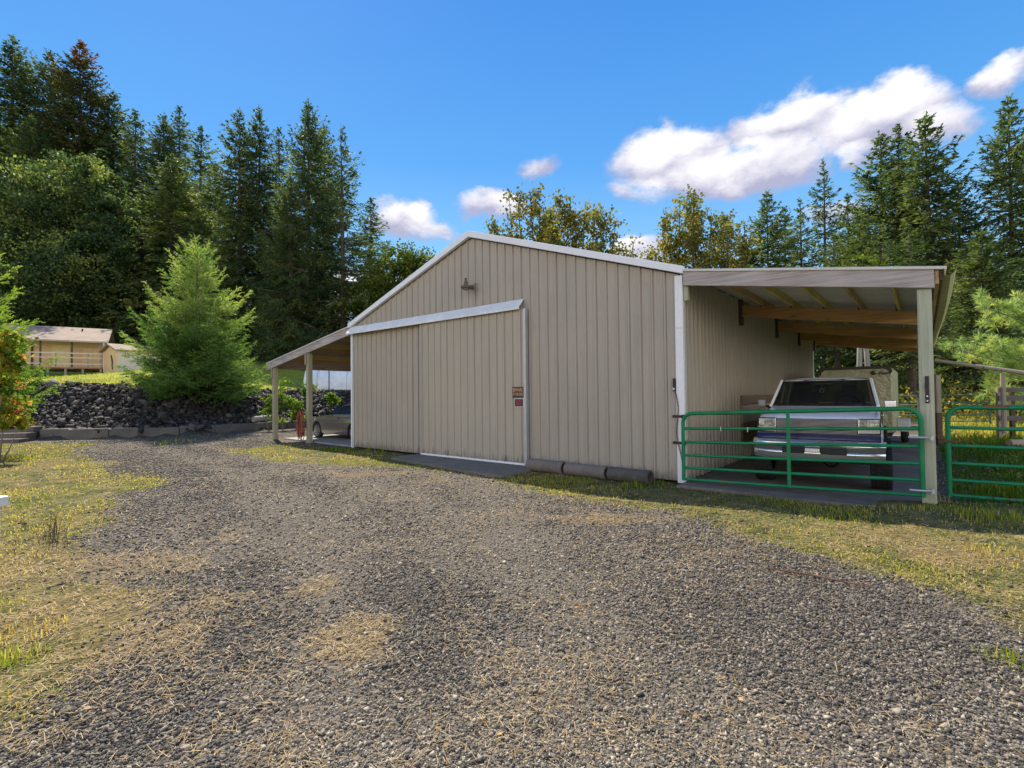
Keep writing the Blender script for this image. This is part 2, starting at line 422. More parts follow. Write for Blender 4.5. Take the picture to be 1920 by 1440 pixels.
M['purlin'] = wood_mat('yellow_purlin', (0.36, 0.28, 0.09), (0.66, 0.54, 0.20), 1)
M['purlin_br'] = wood_mat('brown_purlin', (0.28, 0.17, 0.08), (0.58, 0.40, 0.20), 1)
M['darkwood'] = wood_mat('dark_wood', (0.05, 0.035, 0.025), (0.14, 0.10, 0.075), 0)
M['pallet'] = wood_mat('pallet_wood', (0.07, 0.055, 0.045), (0.20, 0.165, 0.14), 0)
M['black'] = mottled('black_metal', (0.018, 0.018, 0.02), 0.2, 8, 0.5)
M['rust'] = mottled('rusty_iron', (0.16, 0.07, 0.035), 0.4, 12, 0.8, bump=0.2)
M['concrete'] = mottled('concrete', (0.30, 0.285, 0.265), 0.28, 1.6, 0.85, bump=0.25, bscale=25)
M['darkconc'] = mottled('dark_concrete', (0.165, 0.142, 0.115), 0.4, 1.4, 0.85, bump=0.25, bscale=25)
M['pipe'] = mottled('concrete_pipe', (0.165, 0.14, 0.115), 0.3, 4, 0.9, bump=0.35, bscale=30)
M['pipe_dark'] = mottled('dark_concrete_pipe', (0.085, 0.075, 0.065), 0.5, 5, 0.9, bump=0.6, bscale=16)
M['block'] = mottled('wall_block', (0.145, 0.132, 0.115), 0.42, 2.2, 0.92, bump=0.5, bscale=14)

def green_gate_mat():
    t = NT('green_gate_paint'); v = t.coord('Object')
    n = t.noise(2.5, v, 6, 0.7); n2 = t.noise(11, v, 5, 0.7)
    col = t.ramp(n, [(0.3, (0.004, 0.14, 0.052)), (0.7, (0.010, 0.235, 0.09))])
    r = t.ramp(t.math('ADD', t.math('MULTIPLY', n, 0.55), t.math('MULTIPLY', n2, 0.45)), [(0.555, 0.0), (0.63, 1.0)])
    col = t.mix(t.math('MULTIPLY', r, 0.7), col, (0.16, 0.085, 0.045))
    t.set(col, 0.5, 0.0, 0.3); return t.m
M['gate'] = green_gate_mat()
M['gate_far'] = mottled('dull_green_gate', (0.04, 0.10, 0.07), 0.4, 3, 0.45)
M['galv_gate'] = mottled('grey_gate', (0.22, 0.25, 0.23), 0.3, 3, 0.45)

# ------------------------------------------------------------------ ground
def poly_mask(x, y, poly):
    inside = np.zeros(x.shape, bool); n = len(poly)
    for i in range(n):
        x1, y1 = poly[i]; x2, y2 = poly[(i + 1) % n]
        c = ((y1 > y) != (y2 > y)) & (x < (x2 - x1) * (y - y1) / (y2 - y1 + 1e-12) + x1)
        inside ^= c
    return inside
def poly_dist(x, y, poly):
    best = np.full(x.shape, 1e9)
    for i in range(len(poly)):
        a = np.array(poly[i]); b = np.array(poly[(i + 1) % len(poly)]); ab = b - a
        t = np.clip(((x - a[0]) * ab[0] + (y - a[1]) * ab[1]) / (ab @ ab + 1e-12), 0, 1)
        best = np.minimum(best, np.hypot(x - a[0] - t * ab[0], y - a[1] - t * ab[1]))
    return np.where(poly_mask(x, y, poly), best, -best)
def W2(pts): return [tuple(gp(u, v)[:2]) for u, v in pts]
LEFT_GRASS = W2([(-900, 828), (185, 832), (150, 848), (235, 872), (285, 900), (215, 955), (255, 1020), (330, 1085), (300, 1130), (310, 1190), (235, 1235), (120, 1300), (20, 1380), (-200, 1500), (-2500, 1500)])
RIGHT_GRASS = W2([(420, 842), (520, 836), (700, 836), (1240, 880), (1300, 900), (1760, 935), (1765, 900), (2600, 890), (2800, 1500), (2060, 1345), (1900, 1222), (1740, 1135), (1620, 1085), (1480, 1048), (1375, 1020),
                  (1290, 978), (1180, 952), (1040, 925), (900, 897), (760, 878), (600, 872), (500, 862)])
STRAWS = [(620, 1195, .62, .26), (420, 1125, .75, .40), (230, 1150, 1.0, .6), (110, 1050, 1.3, .9), (1800, 1040, .9, .45), (1120, 975, .8, .35), (860, 900, .9, .3), (1640, 1010, .6, .25), (330, 1180, .5, .3), (700, 890, 1.2, .35), (120, 870, 2.2, .9)]
def veg_masks(x, y):
    """vegetated (0..1), dry (0..1), gravel pureness"""
    e = 0.5 * (hnoise(x, y, 0.9, 1) - 0.5) + 0.35 * (hnoise(x, y, 0.33, 2) - 0.5) + 0.8 * (hnoise(x, y, 2.6, 5) - 0.5)
    g = np.maximum(poly_dist(x, y, LEFT_GRASS), poly_dist(x, y, RIGHT_GRASS))
    wd = wall_dist(x, y)
    veg = sstep(-0.30, 0.55, g + e * 0.9)
    lx, ly = to_local(x, y)
    veg = np.maximum(veg, sstep(2.6, 3.6, wd))
    veg = np.maximum(veg, sstep(3.75, 4.3, lx) * sstep(0.2, 0.9, ly))                      # paddock right of the carport
    veg = np.maximum(veg, 0.75 * sstep(-0.55, -0.15, wd) * sstep(-.4, .1, hnoise(x, y, 1.1, 8) - .45) * (wd < 0))
    dry = np.zeros_like(x)
    for (u, v, ru, rv) in STRAWS:
        p = gp(u, v); dry = np.maximum(dry, 1 - np.clip(np.hypot((x - p[0]) / ru, (y - p[1]) / rv), 0, 1.6) / 1.6)
    dry = sstep(0.10, 0.85, dry + 0.9 * (hnoise(x, y, 0.55, 6) - 0.5) + .5 * (hnoise(x, y, .2, 16) - .5))
    return veg, dry
TRACKS = [W2([(1500, 1500), (1150, 1200), (960, 1050), (800, 950), (640, 890), (480, 850), (330, 826)]), W2([(700, 1500), (640, 1200), (600, 1050), (540, 950), (450, 890), (360, 856), (250, 830)]), W2([(1150, 1500), (1000, 1180), (960, 1000), (900, 905)])]
def track_mask(x, y):
    d = np.full(np.shape(x), 1e9)
    for P in TRACKS:
        P = np.array(P)
        for a, b in zip(P[:-1], P[1:]):
            ab = b - a; t = np.clip(((x - a[0]) * ab[0] + (y - a[1]) * ab[1]) / (ab @ ab + 1e-9), 0, 1)
            d = np.minimum(d, np.hypot(x - a[0] - t * ab[0], y - a[1] - t * ab[1]))
    return np.exp(-(d / .38) ** 2)
def build_ground():
    xs = np.unique(np.round(np.concatenate([np.arange(-9, 9, 0.09), np.arange(-30, 24, 0.35), np.arange(-90, 90, 2.5), np.array([-900, -500, -300, -200, -140, 140, 200, 300, 500, 900])]), 3))
    ys = np.unique(np.round(np.concatenate([np.arange(1.2, 10, 0.09), np.arange(-6, 40, 0.35), np.arange(-40, 120, 2.5), np.array([-700, -300, -120, 160, 220, 350, 600, 1200])]), 3))
    X, Y = np.meshgrid(xs, ys); Z = terrain(X, Y)
    veg, dry = veg_masks(X, Y); wd = wall_dist(X, Y)
    rock = ((wd > 0.0) & (wd < 3.3) & (X < 2)).astype(float)
    lawn = sstep(3.0, 3.8, wd)
    lx, ly = to_local(X, Y)
    meadow = sstep(3.9, 4.5, lx) * sstep(0.4, 1.2, ly)
    V = np.stack([X, Y, Z], -1).reshape(-1, 3)
    ny, nx = X.shape; i = np.arange(ny - 1)[:, None] * nx + np.arange(nx - 1)[None, :]
    loops = np.stack([i, i + 1, i + nx + 1, i + nx], -1).reshape(-1)
    t = NT('ground'); geo = t.coord('Object')
    # gravel: dark broken basalt in grey-brown fines
    vo = t.n('TexVoronoi'); vo.inputs['Scale'].default_value = 42; t.l(geo, vo.inputs['Vector'])
    vo2 = t.n('TexVoronoi'); vo2.inputs['Scale'].default_value = 90; t.l(geo, vo2.inputs['Vector'])
    sp = t.n('SeparateColor'); t.l(vo.outputs['Color'], sp.inputs[0])
    sp2 = t.n('SeparateColor'); t.l(vo2.outputs['Color'], sp2.inputs[0])
    cell = t.math('ADD', t.math('MULTIPLY', sp.outputs[0], 0.55), t.math('MULTIPLY', sp2.outputs[1], 0.45))
    grav = t.ramp(cell, [(0.15, (0.035, 0.031, 0.027)), (0.42, (0.10, 0.088, 0.073)), (0.72, (0.19, 0.163, 0.128)), (0.95, (0.34, 0.285, 0.21))])
    big = t.noise(0.55, geo, 6, 0.62); mid = t.noise(3.0, geo, 5, 0.6); fine = t.noise(22, geo, 4, 0.65)
    fines = t.ramp(t.math('ADD', t.math('MULTIPLY', t.attr('track'), 0.16), t.math('ADD', t.math('MULTIPLY', big, 0.6), t.math('MULTIPLY', mid, 0.4))), [(0.44, 0.0), (0.62, 0.75)])
    grav = t.mix(fines, grav, t.ramp(fine, [(0.3, (0.095, 0.08, 0.062)), (0.7, (0.205, 0.175, 0.135))]))
    # vegetation floor
    gcol = t.ramp(t.math('ADD', t.math('MULTIPLY', mid, 0.5), t.math('MULTIPLY', fine, 0.5)), [(0.34, (0.030, 0.030, 0.014)), (0.45, (0.075, 0.085, 0.022)), (0.54, (0.17, 0.145, 0.05)), (0.63, (0.30, 0.225, 0.09)), (0.75, (0.40, 0.30, 0.14))])
    dcol = t.ramp(t.math('ADD', t.math('MULTIPLY', fine, 0.6), t.math('MULTIPLY', t.noise(70, geo, 4, .7), 0.4)), [(0.36, (0.06, 0.045, 0.028)), (0.5, (0.20, 0.14, 0.065)), (0.64, (0.38, 0.28, 0.14))])
    lcol = t.ramp(t.math('ADD', t.math('MULTIPLY', big, 0.5), t.math('MULTIPLY', fine, 0.5)), [(0.35, (0.17, 0.21, 0.022)), (0.55, (0.34, 0.35, 0.045)), (0.72, (0.46, 0.40, 0.12))])
    mcol = t.ramp(t.math('ADD', t.math('MULTIPLY', big, 0.5), t.math('MULTIPLY', fine, 0.5)), [(0.38, (0.05, 0.10, 0.015)), (0.56, (0.13, 0.18, 0.03)), (0.72, (0.40, 0.34, 0.09))])
    edge = t.math('ADD', t.attr('veg'), t.math('MULTIPLY', t.math('SUBTRACT', t.noise(7, geo, 6, 0.7), 0.5), 1.1))
    vegf = t.ramp(edge, [(0.42, 0.0), (0.66, 1.0)])
    gcol = t.mix(t.attr('lawn'), gcol, lcol); gcol = t.mix(t.attr('meadow'), gcol, mcol)
    gcol = t.mix(t.math('MULTIPLY', t.attr('dry'), 0.6), gcol, dcol)
    dryg = t.ramp(t.math('ADD', t.attr('dry'), t.math('MULTIPLY', t.math('SUBTRACT', fine, 0.5), 1.4)), [(0.5, 0.0), (1.0, 0.6)])
    col = t.mix(vegf, t.mix(dryg, grav, dcol), gcol)
    col = t.mix(t.attr('rock'), col, t.ramp(fine, [(0.35, (0.02, 0.02, 0.022)), (0.7, (0.07, 0.065, 0.06))]))
    t.set(col, 0.95, 0.0, 0.15)
    h = t.math('ADD', t.math('MULTIPLY', vo.outputs['Distance'], -0.7), t.math('ADD', t.math('MULTIPLY', vo2.outputs['Distance'], -0.4), t.math('MULTIPLY', fine, 0.4)))
    t.bump(h, 0.9, 0.03)
    o = np_mesh('ground', V, loops, 4, t.m, {'track': track_mask(X, Y).ravel(), 'veg': veg.ravel(), 'dry': dry.ravel(), 'rock': rock.ravel(), 'lawn': lawn.ravel(), 'meadow': meadow.ravel()}, smooth=True)
    o['kind'] = 'structure'
build_ground()

def slab(name, pts, z0, z1, mat, kind='structure'):
    o = MB().prism([bw(*p)[:2] for p in pts], z0, z1, 'z').build(name, mat, bevel=0.01)
    o['kind'] = kind; return o
slab('carport_floor', [(0.03, -0.42), (0.9, -0.36), (1.8, -0.42), (3.05, -0.30), (3.12, 0.1), (3.2, 13.4), (0.03, 13.4)], -0.25, 0.03, mottled('shaded_oily_concrete', (0.14, 0.118, 0.098), 0.5, 1.3, 0.85, bump=0.25, bscale=25))  # carport shade put into the darker concrete colour, along with oil stains
slab('lean_to_floor', [(-14.7, 0.25), (-9.97, 0.12), (-9.97, 13.0), (-14.7, 13.0)], -0.25, 0.025, M['concrete'])
slab('concrete_apron', [(-6.9, -0.9), (-5.2, -1.12), (-3.9, -1.30), (-2.95, -1.34), (-2.95, -0.02), (-6.9, -0.02)], -0.25, 0.022, M['darkconc'])

# ------------------------------------------------------------------ barn
BW_, BD, HE, HP = 9.94, 13.05, 3.62, 5.28
def gable(x): return HE + (HP - HE) * (1 - abs(x + BW_ / 2) / (BW_ / 2))
def rib_profile(x0, x1, pitch=0.2286, h=0.027, minor=0.004):
    pts = []; x = x0; k = 0
    while x < x1 - 1e-6:
        hh = h * (1.25 if k % 4 == 0 else 1.0)
        seg = [(0, 0), (0.003, -0.012 if k % 4 else -0.018), (0.008, 0), (0.017, hh), (0.043, hh), (0.053, 0), (0.057, -0.010), (0.061, 0)]  # thin grooves added beside each rib to draw dark fold shadows
        if minor: seg += [(0.108, 0), (0.114, minor), (0.124, minor), (0.130, 0), (0.168, 0), (0.174, minor), (0.184, minor), (0.190, 0)]
        for a, b in seg:
            a = a * pitch / 0.2286
            if x + a < x1: pts.append((x + a, b))
        x += pitch; k += 1
    pts.append((x1, 0)); return pts
def rib_sheet(mb, prof, bot, top, put):
    """prof: (t, out) points; bot/top functions of t; put(t, out, h) -> xyz"""
    vs = []; fs = []
    for i, (t_, o_) in enumerate(prof):
        vs += [put(t_, o_, bot(t_)), put(t_, o_, top(t_))]
        if i: fs.append((2 * i - 2, 2 * i, 2 * i + 1, 2 * i - 1))
    mb.add(vs, fs)
barn = thing('barn', 'large tan metal pole barn with white trim and a sliding door in its gable end', 'barn', bw(0, 0), -TH)
def build_barn():
    # walls
    p = rib_profile(-BW_ + 0.02, -0.02); p = sorted(p + [(-BW_ / 2, 0.0)])
    mb = MB(); rib_sheet(mb, p, lambda t: 0.03, lambda t: gable(t) - 0.07, lambda t, o, h: (t, -o, h))
    for z in (0.30, 0.95, 1.62, 2.30, 2.95, 3.5, 4.1):
        for k in range(44):
            x = -BW_ + 0.02 + 0.2286 * k + 0.145
            if z > gable(x) - 0.2 or (-6.75 < x < -3.2 and z < 3.6) or (x < -3.3 and 3.2 < z < 3.7): continue
            mb.box((x - 0.007, -0.010, z - 0.007), (x + 0.007, 0.001, z + 0.007))
    mb.build('front_wall', M['siding'], barn, recalc=False)
    mb = MB(); rib_sheet(mb, rib_profile(0.02, BD - 0.02, 0.2, 0.036, 0), lambda t: 0.03, lambda t: HE - 0.02, lambda t, o, h: (o, t, h))
    mb.build('side_wall', M['side_siding'], barn, recalc=False)
    mb = MB(); rib_sheet(mb, rib_profile(0.02, BD - 0.02, 0.2286, 0.018, 0), lambda t: 0.03, lambda t: HE - 0.02, lambda t, o, h: (-BW_ - o, t, h))
    mb.build('side_wall', M['side_siding'], barn, recalc=False)
    mb = MB(); rib_sheet(mb, p, lambda t: 0.03, lambda t: gable(t) - 0.07, lambda t, o, h: (t, BD + o, h))
    mb.build('back_wall', M['siding'], barn, recalc=False)
    # roof
    for sgn in (0, 1):
        mb = MB(); xe, xr = (-BW_ - 0.06, -BW_ / 2) if sgn == 0 else (0.06, -BW_ / 2)
        sl = (HP - HE) / (BW_ / 2)
        ze = HE - 0.06 * sl
        prof = rib_profile(-0.10, BD + 0.10, 0.2286, 0.018, 0)
        vs = []; fs = []
        for i, (t_, o_) in enumerate(prof):
            vs += [(xe, t_, ze + 0.06 + o_), (xr, t_, HP + 0.06 + o_), (xe, t_, ze + 0.02), (xr, t_, HP + 0.02)]
            if i: fs += [(4 * i - 4, 4 * i, 4 * i + 1, 4 * i - 3), (4 * i - 2, 4 * i - 1, 4 * i + 3, 4 * i + 2), (4 * i - 4, 4 * i - 2, 4 * i + 2, 4 * i)]
        mb.add(vs, fs); mb.build('roof', M['roofmetal'], barn)
    MB().prism([(-BW_ / 2 - 0.16, HP + 0.035), (-BW_ / 2, HP + 0.09), (-BW_ / 2 + 0.16, HP + 0.035), (-BW_ / 2, HP + 0.075)], -0.11, BD + 0.11, 'y').build('ridge_cap', M['white'], barn)
    # rake trim, corner trim
    for xe in (-BW_ - 0.06, 0.07):
        ze = gable(-BW_ if xe < -1 else 0) - 0.02
        xr = -BW_ / 2
        up = 0.075; dn = 0.055
        MB().prism([(xe, ze - dn), (xr, HP - dn), (xr, HP + up + 0.015), (xe, ze + up)] if xe < -1 else [(xr, HP - dn), (xe, ze - dn), (xe, ze + up), (xr, HP + up + 0.015)], -0.115, -0.024, 'y').build('rake_trim', M['white'], barn, bevel=0.006)
    for x0, x1 in ((-0.10, 0.035), (-BW_ - 0.035, -BW_ + 0.09)):
        mb = MB().prism([(x0, -0.03), (x1, -0.03), (x1, 0.10), (x1 - 0.01, 0.10), (x1 - 0.01, -0.02), (x0, -0.02)] if x1 > -1 else [(x0, 0.10), (x0, -0.03), (x1, -0.03), (x1, -0.02), (x0 + 0.01, -0.02), (x0 + 0.01, 0.10)], 0.0, HE - 0.08, 'z')
        mb.build('corner_trim', M['white'], barn)
    MB().box((-0.102, -0.034, 2.62), (0.037, -0.0305, 2.66)).build('trim_joint', M['white_dirty'], barn)
    MB().prism([(0.0, 0.0), (-0.05, 0.0), (-0.05, 0.11), (0.0, 0.11)], BD - 0.1, BD + 0.03, 'z') if False else None
    MB().prism([(0.03, BD + 0.03), (-0.1, BD + 0.03), (-0.1, BD + 0.02), (0.02, BD + 0.02), (0.02, BD - 0.10), (0.03, BD - 0.10)], 0.0, HE - 0.05, 'z').build('corner_trim', M['white'], barn)
    # door track cover: a bent white flashing
    x0, x1 = -BW_ - 0.03, -3.40
    prof = [(-0.018, 3.575), (-0.035, 3.575), (-0.20, 3.385), (-0.20, 3.335), (-0.192, 3.335), (-0.192, 3.38), (-0.03, 3.56)]
    MB().prism(prof, x0, x1, 'x').build('door_track_cover', M['white_dirty'], barn, bevel=0.004)
    MB().box((x0 + 0.05, -0.165, 3.36), (x1 - 0.06, -0.075, 3.40)).build('door_track', M['galv'], barn)
    # sliding door
    dx0, dx1 = -6.69, -3.30
    door = thing_part = bpy.data.objects.new('sliding_door', None)
    mb = MB(); rib_sheet(mb, rib_profile(dx0 + 0.02, dx1 - 0.03), lambda t: 0.07, lambda t: 3.345, lambda t, o, h: (t, -0.105 - o, h))
    door = mb.build('sliding_door', M['door_siding'], barn, recalc=False)
    bpy.data.objects.remove(thing_part)
    MB().box((dx0 + 0.01, -0.100, 0.06), (dx1 - 0.01, -0.05, 3.35)).build('door_core', M['greywood_z'], door)
    MB().box((dx0 - 0.01, -0.128, 0.03), (dx1 + 0.0, -0.045, 0.072)).build('bottom_rail', M['white'], door)
    MB().box((dx1 - 0.045, -0.135, 0.03), (dx1 + 0.02, -0.045, 3.35)).build('edge_trim', M['galv'], door)
    MB().box((dx0 - 0.004, -0.130, 0.073), (dx0 + 0.016, -0.045, 3.34)).build('edge_trim', M['galv'], door)
build_barn()

def wood_box(mb_args, name, mat, parent, bevel=0.006):
    mb = MB()
    for a in mb_args: mb.box(*a)
    return mb.build(name, mat, parent, bevel=bevel, seg=1)

BAYS = (0.0, 3.4, 6.9, 10.1, 13.05)
def build_carport():
    rt = lambda x: 3.615 - 0.157 * x           # underside of the sheet
    xe = 3.42
    mb = MB(); prof = rib_profile(-0.09, BD + 0.15, 0.15, 0.016, 0)
    vs = []; fs = []
    for i, (t_, o_) in enumerate(prof):
        vs += [(0.04, t_, rt(0.04) + o_), (xe, t_, rt(xe) + o_)]
        if i: fs.append((2 * i - 2, 2 * i, 2 * i + 1, 2 * i - 1))
    mb.add(vs, fs)
    roof = mb.build('carport_roof', M['roofunder'], barn, recalc=False)
    so = roof.modifiers.new('thick', 'SOLIDIFY'); so.thickness = 0.004
    # front fascia beam and inner beams
    def beam(y0, y1, x0, x1, top, dep, mat):
        mb = MB().prism([(x0, rt(x0) - top - dep), (x1, rt(x1) - top - dep), (x1, rt(x1) - top), (x0, rt(x0) - top)], y0, y1, 'y')
        return mb.build('beam', mat, roof, bevel=0.006, seg=1)
    beam(-0.065, -0.02, 0.06, 3.30, 0.004, 0.25, M['greywood'])
    for i, y in enumerate(BAYS[1:]):
        beam(y - 0.045, y + 0.045, 0.10, 3.28, 0.145 if i < 3 else 0.15, 0.255 if i < 3 else 0.2, M['brownbeam'])
        MB().box((0.021, y - 0.06, rt(0) - 0.60), (0.099, y + 0.07, rt(0) - 0.03)).build('beam_bracket', M['darkwood'], roof, bevel=0.005)
    MB().box((0.04, 0.0, 3.10), (0.12, 0.075, 3.36)).build('beam_bracket', M['treated_z'], roof, bevel=0.005)
    # purlins on edge, hung between the beams
    k = 0
    for bay in range(4):
        y0 = BAYS[bay] + (-0.018 if bay == 0 else 0.047); y1 = BAYS[bay + 1] - 0.047
        for x in (0.52, 1.10, 1.68, 2.26, 2.84, 3.25):
            mat = M['purlin'] if (k * 7) % 3 else M['purlin_br']
            MB().box((x - 0.02, y0, rt(x) - 0.14), (x + 0.02, y1, rt(x) - 0.006)).build('purlin', mat, roof, bevel=0.003, seg=1)
            k += 1
    for x in (0.52, 1.10, 1.68, 2.26, 2.84):   # hangers on the first beam
        MB().box((x - 0.05, BAYS[1] - 0.075, rt(x) - 0.155), (x - 0.021, BAYS[1] - 0.046, rt(x) - 0.02)).build('purlin_hanger', M['darkwood'], roof)
    for i, y in enumerate(BAYS):
        x = 3.195 if i == 0 else 3.17
        mb = MB().box((x - 0.075, y - 0.012 if i == 0 else y + 0.046, -0.3), (x + 0.075, y + 0.138 if i == 0 else y + 0.19, rt(x) - 0.26 if i == 0 else rt(x) - 0.15))
        mb.build('post', M['treated_z'] if i == 0 else M['greywood_z'], roof, bevel=0.008)
    # eave boards and the sagging gutter
    MB().box((3.305, -0.03, 2.90), (3.345, BD, 3.075)).build('eave_board', M['purlin_br'], roof, bevel=0.004)
    MB().box((3.352, -0.03, 2.94), (3.38, BD, 3.07)).build('eave_board', M['darkwood'], roof, bevel=0.004)
    vs = []; fs = []; n = 30
    pr = [(3.385, 3.075), (3.385, 2.985), (3.455, 2.975), (3.50, 3.03), (3.515, 3.085), (3.508, 3.085), (3.493, 3.035), (3.452, 2.982), (3.391, 2.991), (3.391, 3.075)]
    for i in range(n + 1):
        y = -0.10 + (BD + 0.2) * i / n; dx = 0.03 * math.sin(PI * min(1, i / n * 1.6)) ; dz = -0.03 * math.sin(PI * i / n)
        vs += [(a + dx * (a > 3.40), y, b + dz) for a, b in pr]
        if i: fs += [((i - 1) * 10 + j, (i - 1) * 10 + (j + 1) % 10, i * 10 + (j + 1) % 10, i * 10 + j) for j in range(10)]
    MB().add(vs, fs).build('gutter', mottled('stained_gutter', (0.50, 0.46, 0.22), 0.3, 3, 0.5), roof)
    return roof
build_carport()

def build_lean_to():
    X0, X1 = -BW_ - 0.04, -15.40
    rt = lambda x: 3.60 - 0.158 * (X0 - x)
    mb = MB(); prof = rib_profile(-0.09, BD + 0.1, 0.2286, 0.016, 0)
    vs = []; fs = []
    for i, (t_, o_) in enumerate(prof):
        vs += [(X0, t_, rt(X0) + o_), (X1, t_, rt(X1) + o_)]
        if i: fs.append((2 * i - 2, 2 * i, 2 * i + 1, 2 * i - 1))
    mb.add(vs, fs); roof = mb.build('lean_to_roof', M['roofmetal'], barn, recalc=False)
    so = roof.modifiers.new('thick', 'SOLIDIFY'); so.thickness = 0.004
    def beam(y0, y1, x0, x1, top, dep, mat):
        return MB().prism([(x1, rt(x1) - top - dep), (x0, rt(x0) - top - dep), (x0, rt(x0) - top), (x1, rt(x1) - top)], y0, y1, 'y').build('beam', mat, roof, bevel=0.006, seg=1)
    beam(-0.065, -0.02, X0, -12.60, 0.006, 0.24, M['greywood']); beam(-0.067, -0.022, -12.605, X1 + 0.05, 0.006, 0.24, M['greywood'])
    for y in BAYS[1:]:
        beam(y - 0.045, y + 0.045, X0 - 0.1, X1 + 0.15, 0.145, 0.24, M['brownbeam'])
    k = 0
    for bay in range(4):
        y0 = BAYS[bay] + (-0.018 if bay == 0 else 0.047); y1 = BAYS[bay + 1] - 0.047
        for x in np.arange(-10.5, -15.2, -0.55):
            MB().box((x - 0.02, y0, rt(x) - 0.14), (x + 0.02, y1, rt(x) - 0.006)).build('purlin', M[('purlin', 'purlin_br', 'greywood_y')[k % 3]], roof, bevel=0.003, seg=1); k += 1
    MB().box((X1 + 0.06, -0.02, rt(X1) - 0.20), (X1 + 0.10, BD, rt(X1) - 0.008)).build('eave_board', M['greywood_y'], roof, bevel=0.004)
    for x, y in ((-14.98, 0.0), (-12.55, 0.0), (-15.0, 3.4), (-15.0, 6.9), (-15.0, 10.1), (-15.0, 13.0)):
        top = rt(x) - (0.20 if y == 0 else 0.3)
        MB().box((x - 0.075, y - 0.018, -0.4), (x + 0.075, y + 0.132, top)).build('post', M['treated_tan'] if y == 0 else M['greywood_z'], roof, bevel=0.008)
        if y == 0: MB().box((x - 0.085, y - 0.066, top - 0.42), (x - 0.0, y - 0.019, top + 0.0)).build('post_block', M['greywood_z'], roof, bevel=0.004)
        else: MB().box((x + 0.076, y - 0.05, top - 0.25), (x + 0.3, y + 0.05, top - 0.02)).build('post_block', M['brownbeam'], roof, bevel=0.004)
build_lean_to()

# ------------------------------------------------------------------ writing
def text_mesh(name, body, size, mat, parent, loc, rot, sx=1.0, depth=0.002, shear=0.0, bold=0.0, align='CENTER'):
    cu = bpy.data.curves.new(name, 'FONT'); cu.body = body; cu.size = size; cu.extrude = depth; cu.shear = shear; cu.offset = bold
    cu.align_x = align; cu.align_y = 'CENTER'
    tmp = bpy.data.objects.new(name + '_tmp', cu); COL.objects.link(tmp)
    bpy.context.view_layer.update()
    me = bpy.data.meshes.new_from_object(tmp.evaluated_get(bpy.context.evaluated_depsgraph_get()))
    bpy.data.objects.remove(tmp); bpy.data.curves.remove(cu)
    me.name = name; me.materials.clear(); me.materials.append(mat)
    o = link(name, me, parent); o.location = loc; o.rotation_euler = rot; o.scale = (sx, 1, 1)
    return o

